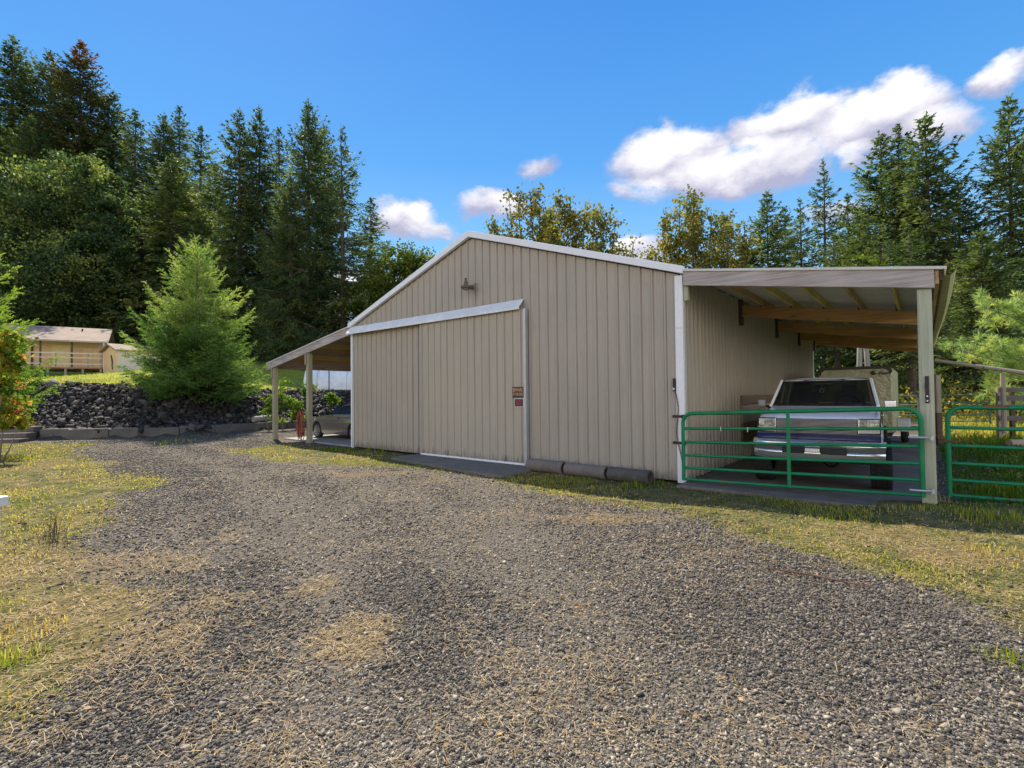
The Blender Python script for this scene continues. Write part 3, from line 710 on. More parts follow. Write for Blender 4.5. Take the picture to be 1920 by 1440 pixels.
# ------------------------------------------------------------------ wall lamp and signs
def flat(name, c, rough=0.5, metal=0.0):
    t = NT(name); n = t.noise(6, t.coord(), 4, 0.6)
    t.set(t.ramp(n, [(0.3, tuple(x * 0.85 for x in c)), (0.7, tuple(min(1, x * 1.1) for x in c))]), rough, metal); return t.m
def build_signs():
    lamp = thing('wall_lamp', 'dusty barn lamp with a round shade high on the gable wall', 'wall lamp', bw(-4.93, -0.03, 4.02), -TH); lamp.scale = (.86, .86, .86)
    brown = mottled('lamp_brown', (0.13, 0.10, 0.075), 0.4, 9, 0.7)
    MB().lathe([(0.0, 0.20), (0.035, 0.20), (0.04, 0.14), (0.05, 0.135), (0.055, 0.06), (0.10, 0.035), (0.135, 0.03), (0.14, -0.03), (0.12, -0.035), (0.10, -0.02), (0.0, -0.02)], (0, -0.24, 0.0)).build('lamp_shade', brown, lamp, smooth=True)
    MB().lathe([(0.0, 0.0), (0.09, 0.0), (0.10, -0.03), (0.07, -0.055), (0.0, -0.06)], (0, -0.24, -0.03)).build('lamp_lens', mottled('lamp_glass', (0.2, 0.17, 0.12), 0.3, 8, 0.2), lamp, smooth=True)
    MB().lathe([(0.0, 0.235), (0.026, 0.235), (0.03, 0.2), (0.0, 0.2)], (0, -0.24, 0.0), n=12).build('photocell', M['black'], lamp)
    MB().bar((0, -0.14, 0.03), (0, 0.0, 0.03), 0.05, 0.05).box((-0.06, -0.015, -0.03), (0.06, 0.003, 0.09)).build('mount', brown, lamp, bevel=0.005)
    # stain streaks below the lamp: dirt washed down the wall
    blk = flat('sign_black', (0.03, 0.026, 0.026), 0.4)
    orange = flat('sign_orange', (0.78, 0.38, 0.16)); red = flat('sign_red', (0.62, 0.02, 0.035)); pink = flat('sign_pale', (0.85, 0.60, 0.45))
    y = -0.131
    s1 = thing('warning_sign', 'black sign reading BEWARE OF THE DOG in orange letters on the sliding door', 'sign', bw(-3.505, y, 1.575), -TH)
    MB().box((-0.15, -0.004, -0.115), (0.15, 0.003, 0.115)).build('sign_board', blk, s1, bevel=0.002)
    text_mesh('lettering', 'BEWARE', 0.105, orange, s1, (0.0, -0.005, 0.048), (PI / 2, 0, 0), 0.66, 0.001, 0, 0.0)
    text_mesh('lettering', 'OF THE DOG', 0.092, orange, s1, (0.0, -0.005, -0.045), (PI / 2, 0, 0), 0.50, 0.001, 0, 0.0)
    s2 = thing('warning_sign', 'small red and black KEEP OUT sign with a white edge, below the dog sign', 'sign', bw(-3.475, y, 1.352), -TH)
    MB().box((-0.125, -0.003, -0.09), (0.125, 0.003, 0.09)).build('sign_edge', M['white'], s2)
    MB().box((-0.115, -0.0055, -0.08), (0.115, -0.0032, 0.08)).build('sign_board', blk, s2)
    text_mesh('lettering', 'KEEP', 0.072, red, s2, (0.0, -0.0062, 0.028), (PI / 2, 0, 0), 1.0, 0.0005, 0, 0.0)
    text_mesh('lettering', 'OUT', 0.072, red, s2, (0.0, -0.0062, -0.034), (PI / 2, 0, 0), 1.0, 0.0005, 0, 0.0)
    # brackets, strap and chain at the barn corner
    b = thing('metal_bracket', 'short black metal latch bracket on the barn front above the gate hinges', 'bracket', bw(-0.13, -0.026, 1.66), -TH)
    MB().box((-0.022, -0.03, -0.10), (0.022, 0.0, 0.12)).build('plate', M['black'], b, bevel=0.004)
    MB().lathe([(0.0, -0.05), (0.02, -0.05), (0.02, -0.03), (0.0, -0.03)], (0.0, 0.0, -0.06), 'y', 10).build('bolt', M['galv'], b)
    c = MB(); pts = []
    z = 1.56; k = 0
    while z > 0.12:
        t = (1.56 - z) / 1.44
        x = -0.115 + 0.10 * t + 0.03 * math.sin(t * 9); 
        a = k % 2
        ring = [(x + 0.011 * math.cos(q) * (1 - a), -0.05 + 0.011 * math.cos(q) * a, z + 0.022 * math.sin(q)) for q in np.linspace(0, 2 * PI, 9)[:-1]]
        c.tube(ring, 0.0045, 5, closed=True); z -= 0.032; k += 1
    ch = thing('chain', 'thin dark chain hanging down the white corner trim beside the gate', 'chain', bw(0, 0), -TH)
    c.build('chain_links', M['rust'], ch)
    b2 = thing('metal_bracket', 'upright black strap bolted to the green treated gate post', 'bracket', bw(3.20, -0.020, 1.56), -TH)
    MB().box((-0.02, -0.012, -0.19), (0.02, 0.008, 0.16)).build('plate', M['black'], b2, bevel=0.003)
    for zz in (-0.16, -0.10):
        MB().lathe([(0.0, -0.020), (0.010, -0.020), (0.010, -0.012), (0.0, -0.012)], (0.0, 0.0, zz), 'y', 10).build('bolt', M['white'], b2)
    d = thing('birdhouse_block', 'small pale green wood block under the carport beam by the white corner', 'block', bw(0, 0), -TH) if False else None
build_signs()

# ------------------------------------------------------------------ pipe gates
def arc(c, r, a0, a1, n, plane=lambda a, b: (a, 0, b)):
    return [plane(c[0] + r * math.cos(a0 + (a1 - a0) * i / n), c[1] + r * math.sin(a0 + (a1 - a0) * i / n)) for i in range(n + 1)]
def pipe_gate(label, loc, rz, L, zl, zr, rails, r, mat, mids, name='pipe_gate', n=12, group=None):
    """frame of one bent pipe, level rails, uprights; zl/zr = (bottom, top) at the two ends"""
    g = thing(name, label, 'gate', loc, rz, group)
    lerp = lambda f, t: (zl[0] + (zl[1] - zl[0]) * f) * (1 - t) + (zr[0] + (zr[1] - zr[0]) * f) * t
    rr = 0.16
    zt0, zt1 = lerp(1, 0), lerp(1, 1)
    pts = [(0, 0, lerp(-0.02, 0)), (0, 0, zt0 - rr)] + arc((rr, zt0 - rr), rr, PI, PI / 2, 6)[1:] + arc((L - rr, zt1 - rr), rr, PI / 2, 0, 6) + [(L, 0, lerp(-0.02, 1))]
    MB().tube(pts, r * 1.1, n).build('frame', mat, g, smooth=True)
    for f in rails:
        e = r * 0.9
        MB().tube([(e, 0, lerp(f, 0)), (L * 0.3, 0, lerp(f, .3) - 0.004), (L * 0.7, 0, lerp(f, .7) - 0.003), (L - e, 0, lerp(f, 1))], r * 0.82, n).build('rail', mat, g, smooth=True)
    for m in mids:
        MB().box((m - 0.025, -r - 0.004, lerp(0, m / L) - 0.02), (m + 0.025, r * 0.2 - r, lerp(1, m / L) + 0.0)).build('upright', mat, g, bevel=0.004)
    return g
RAILS = (0.0, 0.175, 0.365, 0.565, 0.77)
g1 = pipe_gate('green pipe gate closed across the carport in front of the white pickup', bw(0.03, -0.09), -TH, 3.10, (0.085, 1.185), (0.185, 1.30), RAILS, 0.0275, M['gate'], (1.58,))
for z in (0.68, 1.13):
    MB().box((-0.20, 0.045, z - 0.022), (0.02, 0.062, z + 0.022)).box((-0.03, 0.0, z - 0.03), (0.03, 0.05, z + 0.03)).build('hinge', M['black'], g1, bevel=0.003)
for z in (0.93, 0.25):
    MB().tube([(2.97, -0.035, z), (3.02, -0.045, z), (3.12, -0.045, z + 0.002), (3.20, -0.02, z + 0.005)], 0.014, 8).lathe([(0, -0.03), (0.028, -0.03), (0.028, 0.03), (0, 0.03)], (3.20, -0.02, z), 'z', 10).build('latch', M['galv'], g1, smooth=True)
for x in (0.62, 1.02):
    MB().box((x - 0.004, -0.032, 0.915), (x + 0.004, -0.024, 0.985)).build('wire_tie', M['white'], g1)
_a = math.atan2(-0.39, 0.71)
_z0 = 0.10
g2 = pipe_gate('green pipe gate right of the treated post, with a rusty stretch on its top rail', (5.965, 6.83, 0), _a, 3.7, (0.10, 1.30), (0.06, 1.27), RAILS, 0.0275, M['gate'], (1.85,))
MB().tube([(0.36, 0, 1.301), (0.5, 0, 1.3005), (0.62, 0, 1.300)], 0.0308, 12).build('rust_patch', M['rust'], g2, smooth=True)
ch = MB(); k = 0
P0, P1 = Vector((5.80, 6.86, 0.93)), Vector((6.05, 6.74, 0.83))
for i in range(11):
    p = P0.lerp(P1, i / 10); p.z -= 0.035 * math.sin(PI * i / 10); a = i % 2
    ch.tube([(p.x + 0.018 * math.cos(q) * .8, p.y - 0.018 * math.cos(q) * .5 + 0.01 * math.sin(q) * a, p.z + 0.012 * math.sin(q) * (1 - a) - 0.006 * math.cos(q)) for q in np.linspace(0, 2 * PI, 9)[:-1]], 0.006, 5, closed=True)
t_ = thing('chain', 'short rusty chain tying the right gate to the post', 'chain', (0, 0, 0)); ch.build('chain_links', M['rust'], t_)
pipe_gate('dull green pipe gate standing in the sunny pasture behind the right gate', (13.4, 19.6, tz(15.5, 19.3)), math.atan2(-0.6, 4.8), 4.85, (0.12, 1.30), (0.12, 1.30), (0.0, 0.17, 0.37, 0.56, 0.77), 0.026, M['gate_far'], (), n=8)
pipe_gate('grey pipe panel behind the trailer, seen left of the gate post', (12.0, 19.9, tz(14, 19.9)), math.atan2(-0.3, 3.6), 3.75, (0.15, 1.30), (0.15, 1.30), (0.0, 0.2, 0.40, 0.60, 0.8), 0.024, M['galv_gate'], (), n=8) if False else None
gB = dp(1721, 745, 17.5)
pipe_gate('grey pipe panel seen between the trailer and the gate post', (gB[0] - 2.6, 17.9, tz(gB[0], 17.7)), math.atan2(-0.4, 2.6), 2.63, (0.15, 1.33), (0.15, 1.33), (0.0, 0.2, 0.42, 0.72), 0.022, M['galv_gate'], (), n=8)

# ------------------------------------------------------------------ pale slatted panel, poles, logs at the right
def build_right_yard():
    p0 = dp(1871, 730, 14.6)
    f = thing('slat_fence', 'weathered dark slat fence panel at the right edge behind the gate', 'fence', (p0[0], 14.6, tz(p0[0], 14.6)), R(-12))
    for z, h in ((1.44, .12), (1.20, .15), (0.97, .10), (0.62, .14), (0.30, .12)):
        MB().box((0, -0.03, z - h / 2), (2.6, 0.0, z + h / 2)).build('slat', M['pallet'], f, bevel=0.006)
    for x in (0.0, 0.32, 1.2, 2.4):
        MB().box((x, 0.004, 0.0), (x + 0.10, 0.10, 1.52)).build('slat_post', M['greywood_z'] if x == 0 else M['darkwood'], f, bevel=0.006)
    a, b = dp(1752, 675.5, 13.2), dp(1990, 709, 12.0)
    r = thing('pole_rail', 'long grey pole held level above the slat fence', 'rail', (0, 0, 0))
    MB().tube([tuple(a), tuple(a * .5 + b * .5), tuple(b)], [0.045, 0.05, 0.055], 10).build('pole', M['greywood_z'], r, smooth=True)
    u = dp(1880, 697, 12.6)
    MB().tube([(u[0], u[1], 0.4), (u[0], u[1], u[2] - 0.04)], 0.05, 8).build('upright', M['greywood_z'], r, smooth=True)
    MB().tube([(b[0] - .2, b[1] + .1, 0.0), (b[0] - .2, b[1] + .1, b[2] - 0.04)], 0.06, 8).build('upright', M['greywood_z'], r, smooth=True)
    q = dp(1757, 745, 14.0)
    w = thing('fence_post', 'old grey post with a blackened foot just right of the gate post', 'post', (q[0], q[1], tz(q[0], q[1])))
    MB().box((-0.07, -0.07, 0.9), (0.07, 0.07, 1.95)).build('post_top', M['greywood_z'], w, bevel=0.01)
    MB().box((-0.075, -0.075, -0.1), (0.075, 0.075, 0.9)).build('post_foot', M['darkwood'], w, bevel=0.01)
    lg = thing('log', 'pale log lying on the grass below the slat fence', 'log', (*dp(1892, 828, 12.6)[:2], 0.16), R(-6))
    MB().tube([(0, 0, 0), (0.6, 0.01, 0.01), (1.6, 0, 0)], [0.10, 0.105, 0.10], 14).build('trunk', wood_mat('pale_log', (0.28, 0.20, 0.13), (0.50, 0.40, 0.28), 0), lg, smooth=True)
build_right_yard()

# ------------------------------------------------------------------ pipes lying along the barn
for (xa, xb, ya, yb, mt, rad, lab) in ((-3.06, -2.20, -0.34, -0.36, 'pipe', .125, 'grey-brown concrete pipe on the ground beside the sliding door edge'),
                                       (-2.14, -1.26, -0.35, -0.38, 'pipe', .120, 'middle concrete pipe of the row along the barn wall'),
                                       (-1.20, -0.42, -0.38, -0.42, 'pipe_dark', .122, 'dark mossy concrete pipe with its open end facing the gate')):
    t_ = thing('drain_pipe', lab, 'pipe', bw(xa, ya, rad - 0.02), -TH + math.atan2(yb - ya, xb - xa), 'concrete pipes along the barn wall')
    L = xb - xa
    MB().lathe([(rad - .03, 0.0), (rad, 0.004), (rad, L * .3), (rad - .002, L * .6), (rad, L - .10), (rad + .008, L - .09), (rad + .008, L - 0.004), (rad - .028, L), (rad - .035, L - .2), (rad - .035, 0.2), (rad - .03, 0.0)], (0, 0, 0), 'x', 28).build('pipe_wall', M[mt], t_, smooth=True)

# ------------------------------------------------------------------ planks on the side wall, tube light
pk = thing('plank_stack', 'weathered planks fixed one above another on the carport wall beside the truck', 'planks', bw(0, 0), -TH)
for i, (z0, z1, c) in enumerate(((1.26, 1.45, 0), (1.06, 1.24, 1), (0.84, 1.03, 1), (0.62, 0.82, 0), (0.40, 0.60, 0))):
    MB().box((0.026 + .002 * i, 3.32 + 0.02 * (i % 3), z0), (0.07 + .012 * (i % 2), 9.8, z1)).build('plank', M['greywood_y'] if c else wood_mat('plank_brown', (0.10, 0.075, 0.05), (0.27, 0.20, 0.13), 1), pk, bevel=0.005)
tl = thing('tube_light', 'white fluorescent tube light under the carport roof near the gate post', 'light fixture', bw(2.62, 4.4, 2.92), -TH)
MB().box((0, -0.05, 0.0), (0.62, 0.05, 0.05)).build('housing', M['white'], tl, bevel=0.006)
MB().tube([(0.02, -0.02, -0.018), (0.60, -0.02, -0.018)], 0.016, 8).build('tube', M['white'], tl, smooth=True)

# ------------------------------------------------------------------ hose on the lean-to post
def build_hose():
    rnd = random.Random(5)
    t = thing('hose_coil', 'faded red hose hung in long loops on the inner lean-to post', 'hose', bw(-12.74, -0.14, 0.0), -TH)
    hm = mottled('red_hose', (0.30, 0.075, 0.055), 0.3, 6, 0.6)
    pts = []
    for k in range(12):
        top = 1.08 - rnd.random() * 0.05; bot = 0.06 + rnd.random() * 0.22; w = 0.11 + rnd.random() * 0.09; yo = (k - 6) * 0.012
        for i in range(22):
            a = 2 * PI * i / 22
            pinch = 0.55 + 0.45 * (0.5 - 0.5 * math.sin(a))
            pts.append((math.cos(a) * w * pinch + 0.03 * math.sin(k), yo + i * 0.0005 + rnd.uniform(-.006, .006), (top + bot) / 2 + math.sin(a) * (top - bot) / 2))
    MB().tube(pts, 0.012, 7).build('hose', hm, t, smooth=True)
    MB().tube([(0.06, 0.1, 1.06), (0.0, -0.08, 1.05), (0.0, -0.1, 1.10)], 0.012, 6).build('hook', M['black'], t)
build_hose()

# ------------------------------------------------------------------ vehicles
def car_paint(name, c, metal=0.0, rough=0.3):
    t = NT(name); n = t.noise(3, t.coord(), 5, 0.65)
    t.set(t.ramp(n, [(0.3, tuple(x * 0.9 for x in c)), (0.7, c)]), rough, metal, 0.5)
    t.b.inputs['Coat Weight'].default_value = 0.9; t.b.inputs['Coat Roughness'].default_value = 0.08
    return t.m
M['chrome'] = mottled('chrome', (0.86, 0.85, 0.82), 0.05, 4, 0.22, 0.85)
M['alu'] = mottled('billet_aluminium', (0.42, 0.42, 0.42), 0.1, 5, 0.35, 1.0)
M['rubber'] = mottled('rubber', (0.022, 0.022, 0.022), 0.3, 10, 0.8)
M['plastic'] = mottled('dark_plastic', (0.02, 0.02, 0.022), 0.2, 10, 0.55)
M['interior'] = mottled('interior_grey', (0.05, 0.05, 0.055), 0.2, 6, 0.8)
M['glass'] = glass_mat('car_glass', (0.008, 0.010, 0.012), 0.28)
M['darkglass'] = glass_mat('tinted_glass', (0.006, 0.007, 0.008), 0.0, 0.22, 0.25)

def body_extrude(mb, poly, hw, cols=(-1, -.93, -.6, 0, .6, .93, 1), crown=lambda f, y, z: (0, 0)):
    """closed (y,z) outline drawn across x; hw(y,z) half width; crown(f,y,z)->(dy,dz)"""
    n = len(poly); vs = []
    for f in cols:
        for (y, z) in poly:
            dy, dz = crown(f, y, z); vs.append((f * hw(y, z), y + dy, z + dz))
    fs = []
    for c in range(len(cols) - 1):
        for j in range(n):
            fs.append((c * n + j, c * n + (j + 1) % n, (c + 1) * n + (j + 1) % n, (c + 1) * n + j))
    base = len(mb.v); mb.add(vs, fs)
    from mathutils.geometry import tessellate_polygon
    tri = tessellate_polygon([[Vector((0, y, z)) for y, z in poly]])
    k = (len(cols) - 1) * n
    mb.f += [tuple(base + i for i in t) for t in tri] + [tuple(base + k + i for i in reversed(t)) for t in tri]
    return mb
def arch(cy, cz, r, a0, a1, n=10):
    return [(cy + r * math.cos(a0 + (a1 - a0) * i / n), cz + r * math.sin(a0 + (a1 - a0) * i / n)) for i in range(n + 1)]
def wheel(parent, loc, r, w, blocks=28, rim_r=0.20, axis='x', chunky=True, rim='alu', side=1):
    tyre = MB().lathe([(rim_r, -w / 2 + .02), (r - .06, -w / 2), (r - .02, -w / 2 + .02), (r - .006, -w / 2 + .05), (r - .006, w / 2 - .05), (r - .02, w / 2 - .02), (r - .06, w / 2), (rim_r, w / 2 - .02)], (0, 0, 0), 'x', 36)
    if chunky:
        for k in range(blocks):
            for j in range(4):
                a = 2 * PI * (k + 0.5 * (j % 2)) / blocks; x = (-0.375 + 0.25 * j) * w * 0.98
                c, s = math.cos(a), math.sin(a); da = PI / blocks * 0.72; hx = w * 0.10; sk = 0.18 * da * (1 if j < 2 else -1)
                vs = []
                for rr in (r - .012, r + .006):
                    for (dx, dd) in ((-hx, -da + sk), (hx, -da - sk), (hx, da - sk), (-hx, da + sk)):
                        vs.append((x + dx, rr * math.cos(a + dd), rr * math.sin(a + dd)))
                tyre.add(vs, [(4, 5, 6, 7), (0, 1, 5, 4), (1, 2, 6, 5), (2, 3, 7, 6), (3, 0, 4, 7)])
    wh = bpy.data.objects.new('wheel', None); COL.objects.link(wh); wh.parent = parent; wh.location = loc
    if axis == 'y': wh.rotation_euler = (0, 0, PI / 2)
    tyre.build('tyre', M['rubber'], wh, smooth=True)
    e = side * w / 2
    rm = MB().lathe([(rim_r + .005, e * .85), (rim_r - .02, e * .80), (rim_r - .04, e * .35), (0.06, e * .35), (0.05, e * .6), (0.0, e * .6)], (0, 0, 0), 'x', 24)
    for k in range(6):
        a = 2 * PI * k / 6
        rm.bar((e * .55, .05 * math.cos(a), .05 * math.sin(a)), (e * .62, (rim_r - .01) * math.cos(a), (rim_r - .01) * math.sin(a)), 0.05, 0.03, (1, 0, 0))
    rm.build('rim', M[rim], wh, smooth=True)
    return wh

def build_truck():
    T = thing('pickup_truck', 'white lifted pickup with a billet grille and chrome bumper parked in the carport', 'pickup', bw(1.89, 0.30, 0.03), -TH + 0.062)
    white = car_paint('truck_white', (0.88, 0.90, 0.92)); blue = car_paint('truck_blue', (0.003, 0.010, 0.085), 0.0)
    HWX = 0.835
    low = [(0.115, 0.80), (0.09, 0.93), (0.095, 1.05), (0.115, 1.095), (0.17, 1.125), (0.5, 1.175), (1.0, 1.225), (1.26, 1.245), (1.34, 1.262), (3.30, 1.262), (3.34, 1.23), (3.40, 1.23), (5.16, 1.22), (5.2, 1.15), (5.2, 0.62), (5.10, 0.55)]
    bottom = [(4.55, 0.52)] + arch(4.05, 0.47, 0.47, 0.05, PI - 0.05) + [(3.4, 0.50), (1.32, 0.50)] + arch(0.80, 0.47, 0.47, 0.05, PI - 0.05)[:-1] + [(0.30, 0.66), (0.18, 0.72)]
    poly = low + bottom
    def hw(y, z):
        w = HWX
        if z > 1.0: w -= 0.05 * min(1, (z - 1.0) / 0.22)
        if y < 0.5: w -= 0.035 * (1 - y / 0.5) ** 1.5
        if z < 0.62: w -= 0.02
        return w
    def crown(f, y, z):
        a = abs(f); dz = dy = 0
        if z > 1.05 and y < 1.4: dz = -0.028 * max(0, (a - 0.55) / 0.45) ** 2
        if y < 0.3: dy = 0.06 * a ** 3
        return dy, dz
    body = body_extrude(MB(), poly, hw, (-1, -.97, -.88, -.6, -.3, 0, .3, .6, .88, .97, 1), crown).build('body', white, T, smooth=True, bevel=0.010)
    # hood seam shut lines
    for s in (-1, 1):
        MB().tube([(s * 0.745, 0.16, 1.122), (s * 0.75, 0.5, 1.166), (s * 0.75, 1.24, 1.240)], 0.004, 5).build('hood_seam', M['plastic'], body)
    MB().prism([(0.45, 0.74), (0.085, 0.768), (0.075, 0.866), (0.45, 0.88)], -HWX + 0.03, HWX - 0.03, 'x').build('valance', blue, T, bevel=0.012) 
    for s in (-1, 1):                                                  # lower blue flank
        MB().box((s * HWX - 0.004, 1.34, 0.515), (s * HWX + 0.004, 3.5, 0.74)).build('flank', blue, T)
    # grille
    gy = 0.070
    MB().box((-0.53, gy + 0.004, 0.865), (0.53, gy + 0.05, 1.088)).build('grille_shell', M['plastic'], T, bevel=0.01)
    mb = MB()
    for i in range(12):
        z = 0.872 + i * 0.0180
        mb.box((-0.522, gy - 0.012, z), (0.522, gy + 0.003, z + 0.0058))
    g = mb.build('grille', M['alu'], T)
    for x in (-0.2, 0.2): MB().box((x - 0.004, gy - 0.006, 0.87), (x + 0.004, gy + 0.003, 1.085)).build('grille_brace', M['plastic'], g)
    lens = NT('headlight_lens'); v = lens.coord('Object', (1, 1, 1)); wv = lens.n('TexWave'); wv.inputs['Scale'].default_value = 18; wv.inputs['Distortion'].default_value = 1.5; lens.l(v, wv.inputs['Vector'])
    lens.set(lens.ramp(lens.noise(9, v, 4, .7), [(0.35, (0.30, 0.30, 0.26)), (0.6, (0.78, 0.78, 0.70))]), 0.12, 0.75, 0.6); lens.bump(wv.outputs[0], 0.6, 0.01)
    amber = mottled('corner_lens', (0.55, 0.52, 0.44), 0.15, 20, 0.2)
    for s in (-1, 1):
        MB().prism([(s * 0.532, gy + 0.012), (s * 0.70, gy + 0.02), (s * 0.805, gy + 0.066), (s * 0.805, gy + 0.10), (s * 0.532, gy + 0.10)], 0.874, 1.096, 'z').build('light_housing', M['plastic'], T)
        MB().prism([(s * 0.545, gy + 0.0), (s * 0.70, gy + 0.012), (s * 0.79, gy + 0.055), (s * 0.79, gy + 0.09), (s * 0.545, gy + 0.09)], 0.955, 1.085, 'z').build('headlight', lens.m, T, bevel=0.008)
        MB().prism([(s * 0.545, gy + 0.0), (s * 0.70, gy + 0.012), (s * 0.79, gy + 0.055), (s * 0.79, gy + 0.09), (s * 0.545, gy + 0.09)], 0.885, 0.948, 'z').build('turn_signal', amber, T, bevel=0.006)
        MB().prism([(s * 0.535, gy - 0.004), (s * 0.705, gy + 0.006), (s * 0.815, gy + 0.06), (s * 0.815, gy + 0.095), (s * 0.535, gy + 0.095)], 0.947, 0.956, 'z').build('headlight_bezel', M['chrome'], T)
        MB().prism([(s * 0.533, gy - 0.002), (s * 0.546, gy - 0.002), (s * 0.546, gy + 0.08), (s * 0.533, gy + 0.08)], 0.88, 1.09, 'z').build('headlight_bezel', M['chrome'], T)
    # bumper: chrome face bar with a dark upper step
    def bump(prof, name, mat, x1, bend=0.16, bev=0.006):
        n = 16; vs = []; fs = []; m = len(prof)
        for i in range(n + 1):
            f = -1 + 2 * i / n; a = abs(f)
            for (y, z) in prof: vs.append((f * x1, y + bend * max(0, (a - 0.55) / 0.45) ** 2.2, z))
            if i: fs += [((i - 1) * m + j, (i - 1) * m + (j + 1) % m, i * m + (j + 1) % m, i * m + j) for j in range(m)]
        fs += [tuple(range(m)), tuple(n * m + j for j in reversed(range(m)))]
        return MB().add(vs, fs).build(name, mat, T, smooth=True, bevel=bev)
    b = bump([(0.05, 0.768), (-0.075, 0.762), (-0.112, 0.735), (-0.12, 0.695), (-0.10, 0.672), (0.0, 0.672)], 'bumper', M['chrome'], 0.86)
    bump([(0.0, 0.671), (-0.097, 0.671), (-0.092, 0.61), (0.0, 0.61)], 'bumper_step', mottled('bumper_grey', (0.10, 0.105, 0.11), .2, 5, .5), 0.85)
    bump([(0.0, 0.609), (-0.105, 0.609), (-0.118, 0.585), (-0.105, 0.53), (-0.06, 0.475), (0.0, 0.475)], 'bumper', M['chrome'], 0.85)
    for x0, x1 in ((-0.43, -0.13), (0.07, 0.40)):
        MB().box((x0, -0.125, 0.575), (x1, -0.09, 0.668)).build('tow_opening', M['plastic'], b, bevel=0.012)
        MB().box((x0 + 0.03, -0.128, 0.59), (x1 - 0.03, -0.1252, 0.652)).build('tow_recess', M['black'], b)
    MB().box((-0.125, -0.126, 0.60), (0.065, -0.105, 0.655)).build('plate_bracket', M['chrome'], b, bevel=0.004)
    # cab: pillars, roof, glass, seats
    rz = 1.715
    rf = [(1.93, rz - 0.01), (2.0, rz + 0.03), (2.3, rz + 0.052), (3.1, rz + 0.045), (3.22, rz + 0.02), (3.26, rz - 0.02), (1.96, rz - 0.03)]
    roof = body_extrude(MB(), rf, lambda y, z: 0.705 if z > rz + 0.01 else 0.725, (-1, -.9, -.6, 0, .6, .9, 1), lambda f, y, z: (0.05 * abs(f) ** 3 if y < 2.1 else 0, -0.045 * abs(f) ** 4 if z > rz else 0)).build('roof', white, T, smooth=True, bevel=0.008)
    for s in (-1, 1):
        MB().bar((s * 0.785, 1.29, 1.245), (s * 0.69, 1.985, rz + 0.0), 0.045, 0.045, (0, 1, 0.4)).build('pillar', white, T, bevel=0.012)
        MB().bar((s * 0.775, 2.45, 1.25), (s * 0.69, 2.48, rz), 0.05, 0.09, (0, 1, 0)).build('pillar', white, T, bevel=0.01)
        MB().bar((s * 0.775, 3.20, 1.25), (s * 0.69, 3.18, rz), 0.05, 0.13, (0, 1, 0)).build('pillar', white, T, bevel=0.01)
        MB().add([(s * 0.775, 1.42, 1.26), (s * 0.775, 3.15, 1.26), (s * 0.70, 3.12, rz), (s * 0.70, 2.0, rz)], [(0, 1, 2, 3)]).build('side_window', M['glass'], T)
    ws = []
    for f in np.linspace(-1, 1, 13):
        b_ = 0.06 * f * f
        ws += [(f * 0.745, 1.285 + b_, 1.262), (f * 0.70, 1.61 + b_ * .8, 1.48), (f * 0.655, 1.95 + b_ * .6, rz - 0.004)]
    fs = []
    for i in range(12):
        for j in range(2): fs.append((i * 3 + j, i * 3 + j + 3, i * 3 + j + 4, i * 3 + j + 1))
    wsh = MB().add(ws, fs).build('windshield', M['glass'], T, smooth=True)
    MB().tube([(-0.75, 1.34, 1.265), (-0.4, 1.29, 1.262), (0.0, 1.277, 1.262), (0.4, 1.29, 1.262), (0.75, 1.34, 1.265), (0.70, 1.66, 1.48), (0.662, 2.0, rz - 0.005), (0.3, 1.95, rz - 0.004), (-0.3, 1.95, rz - 0.004), (-0.662, 2.0, rz - 0.005), (-0.70, 1.66, 1.48)], 0.012, 6, closed=True).build('windshield_seal', M['plastic'], wsh, smooth=True)
    for (xa, xb) in ((-0.42, -0.02), (0.12, 0.58)):
        MB().tube([(xb, 1.24, 1.262), (xb - .02, 1.27, 1.275), ((xa + xb) / 2, 1.31, 1.297), (xa, 1.33, 1.315)], 0.007, 6).build('wiper', M['plastic'], wsh)
    MB().box((-0.70, 1.36, 1.08), (0.70, 1.62, 1.285)).build('dashboard', M['interior'], T, bevel=0.03)
    for x in (-0.36, 0.36):
        MB().box((x - 0.24, 2.22, 0.95), (x + 0.24, 2.38, 1.50)).box((x - 0.12, 2.25, 1.48), (x + 0.12, 2.36, 1.62)).build('seat', mottled('seat_grey', (0.10, 0.10, 0.11), 0.2, 5, 0.9), T, bevel=0.05)
    MB().tube([(0.36 + 0.17 * math.cos(a), 1.78 - 0.05 * math.sin(a), 1.27 + 0.15 * math.sin(a)) for a in np.linspace(0, 2 * PI, 25)[:-1]], 0.014, 8, closed=True).build('steering_wheel', M['plastic'], T, smooth=True)
    MB().box((-0.13, 1.83, 1.585), (0.13, 1.86, 1.645)).build('rear_view_mirror', M['plastic'], T, bevel=0.01)
    MB().add([(-0.68, 3.22, 1.28), (0.68, 3.22, 1.28), (0.62, 3.2, rz), (-0.62, 3.2, rz)], [(0, 1, 2, 3)]).build('rear_window', M['glass'], T)
    an = MB().tube([(-0.03 + 0.032 * math.cos(a), 1.80, 1.515 + 0.036 * math.sin(a)) for a in np.linspace(0, 2 * PI, 17)[:-1]], 0.008, 6, closed=True).tube([(-0.03, 1.80, 1.55), (-0.03, 1.83, 1.61)], 0.003, 5).build('hanging_ring', M['white'], T)
    # mirrors
    MB().box((-1.035, 1.50, 1.225), (-0.90, 1.60, 1.355)).build('wing_mirror', mottled('mirror_grey', (0.30, 0.31, 0.32), .1, 6, .35), T, bevel=0.03, seg=3)
    MB().tube([(-0.92, 1.56, 1.25), (-0.79, 1.50, 1.20)], 0.022, 8).build('mirror_arm', M['plastic'], T)
    MB().box((0.86, 1.48, 1.215), (1.02, 1.60, 1.345)).build('wing_mirror', M['chrome'], T, bevel=0.025, seg=3)
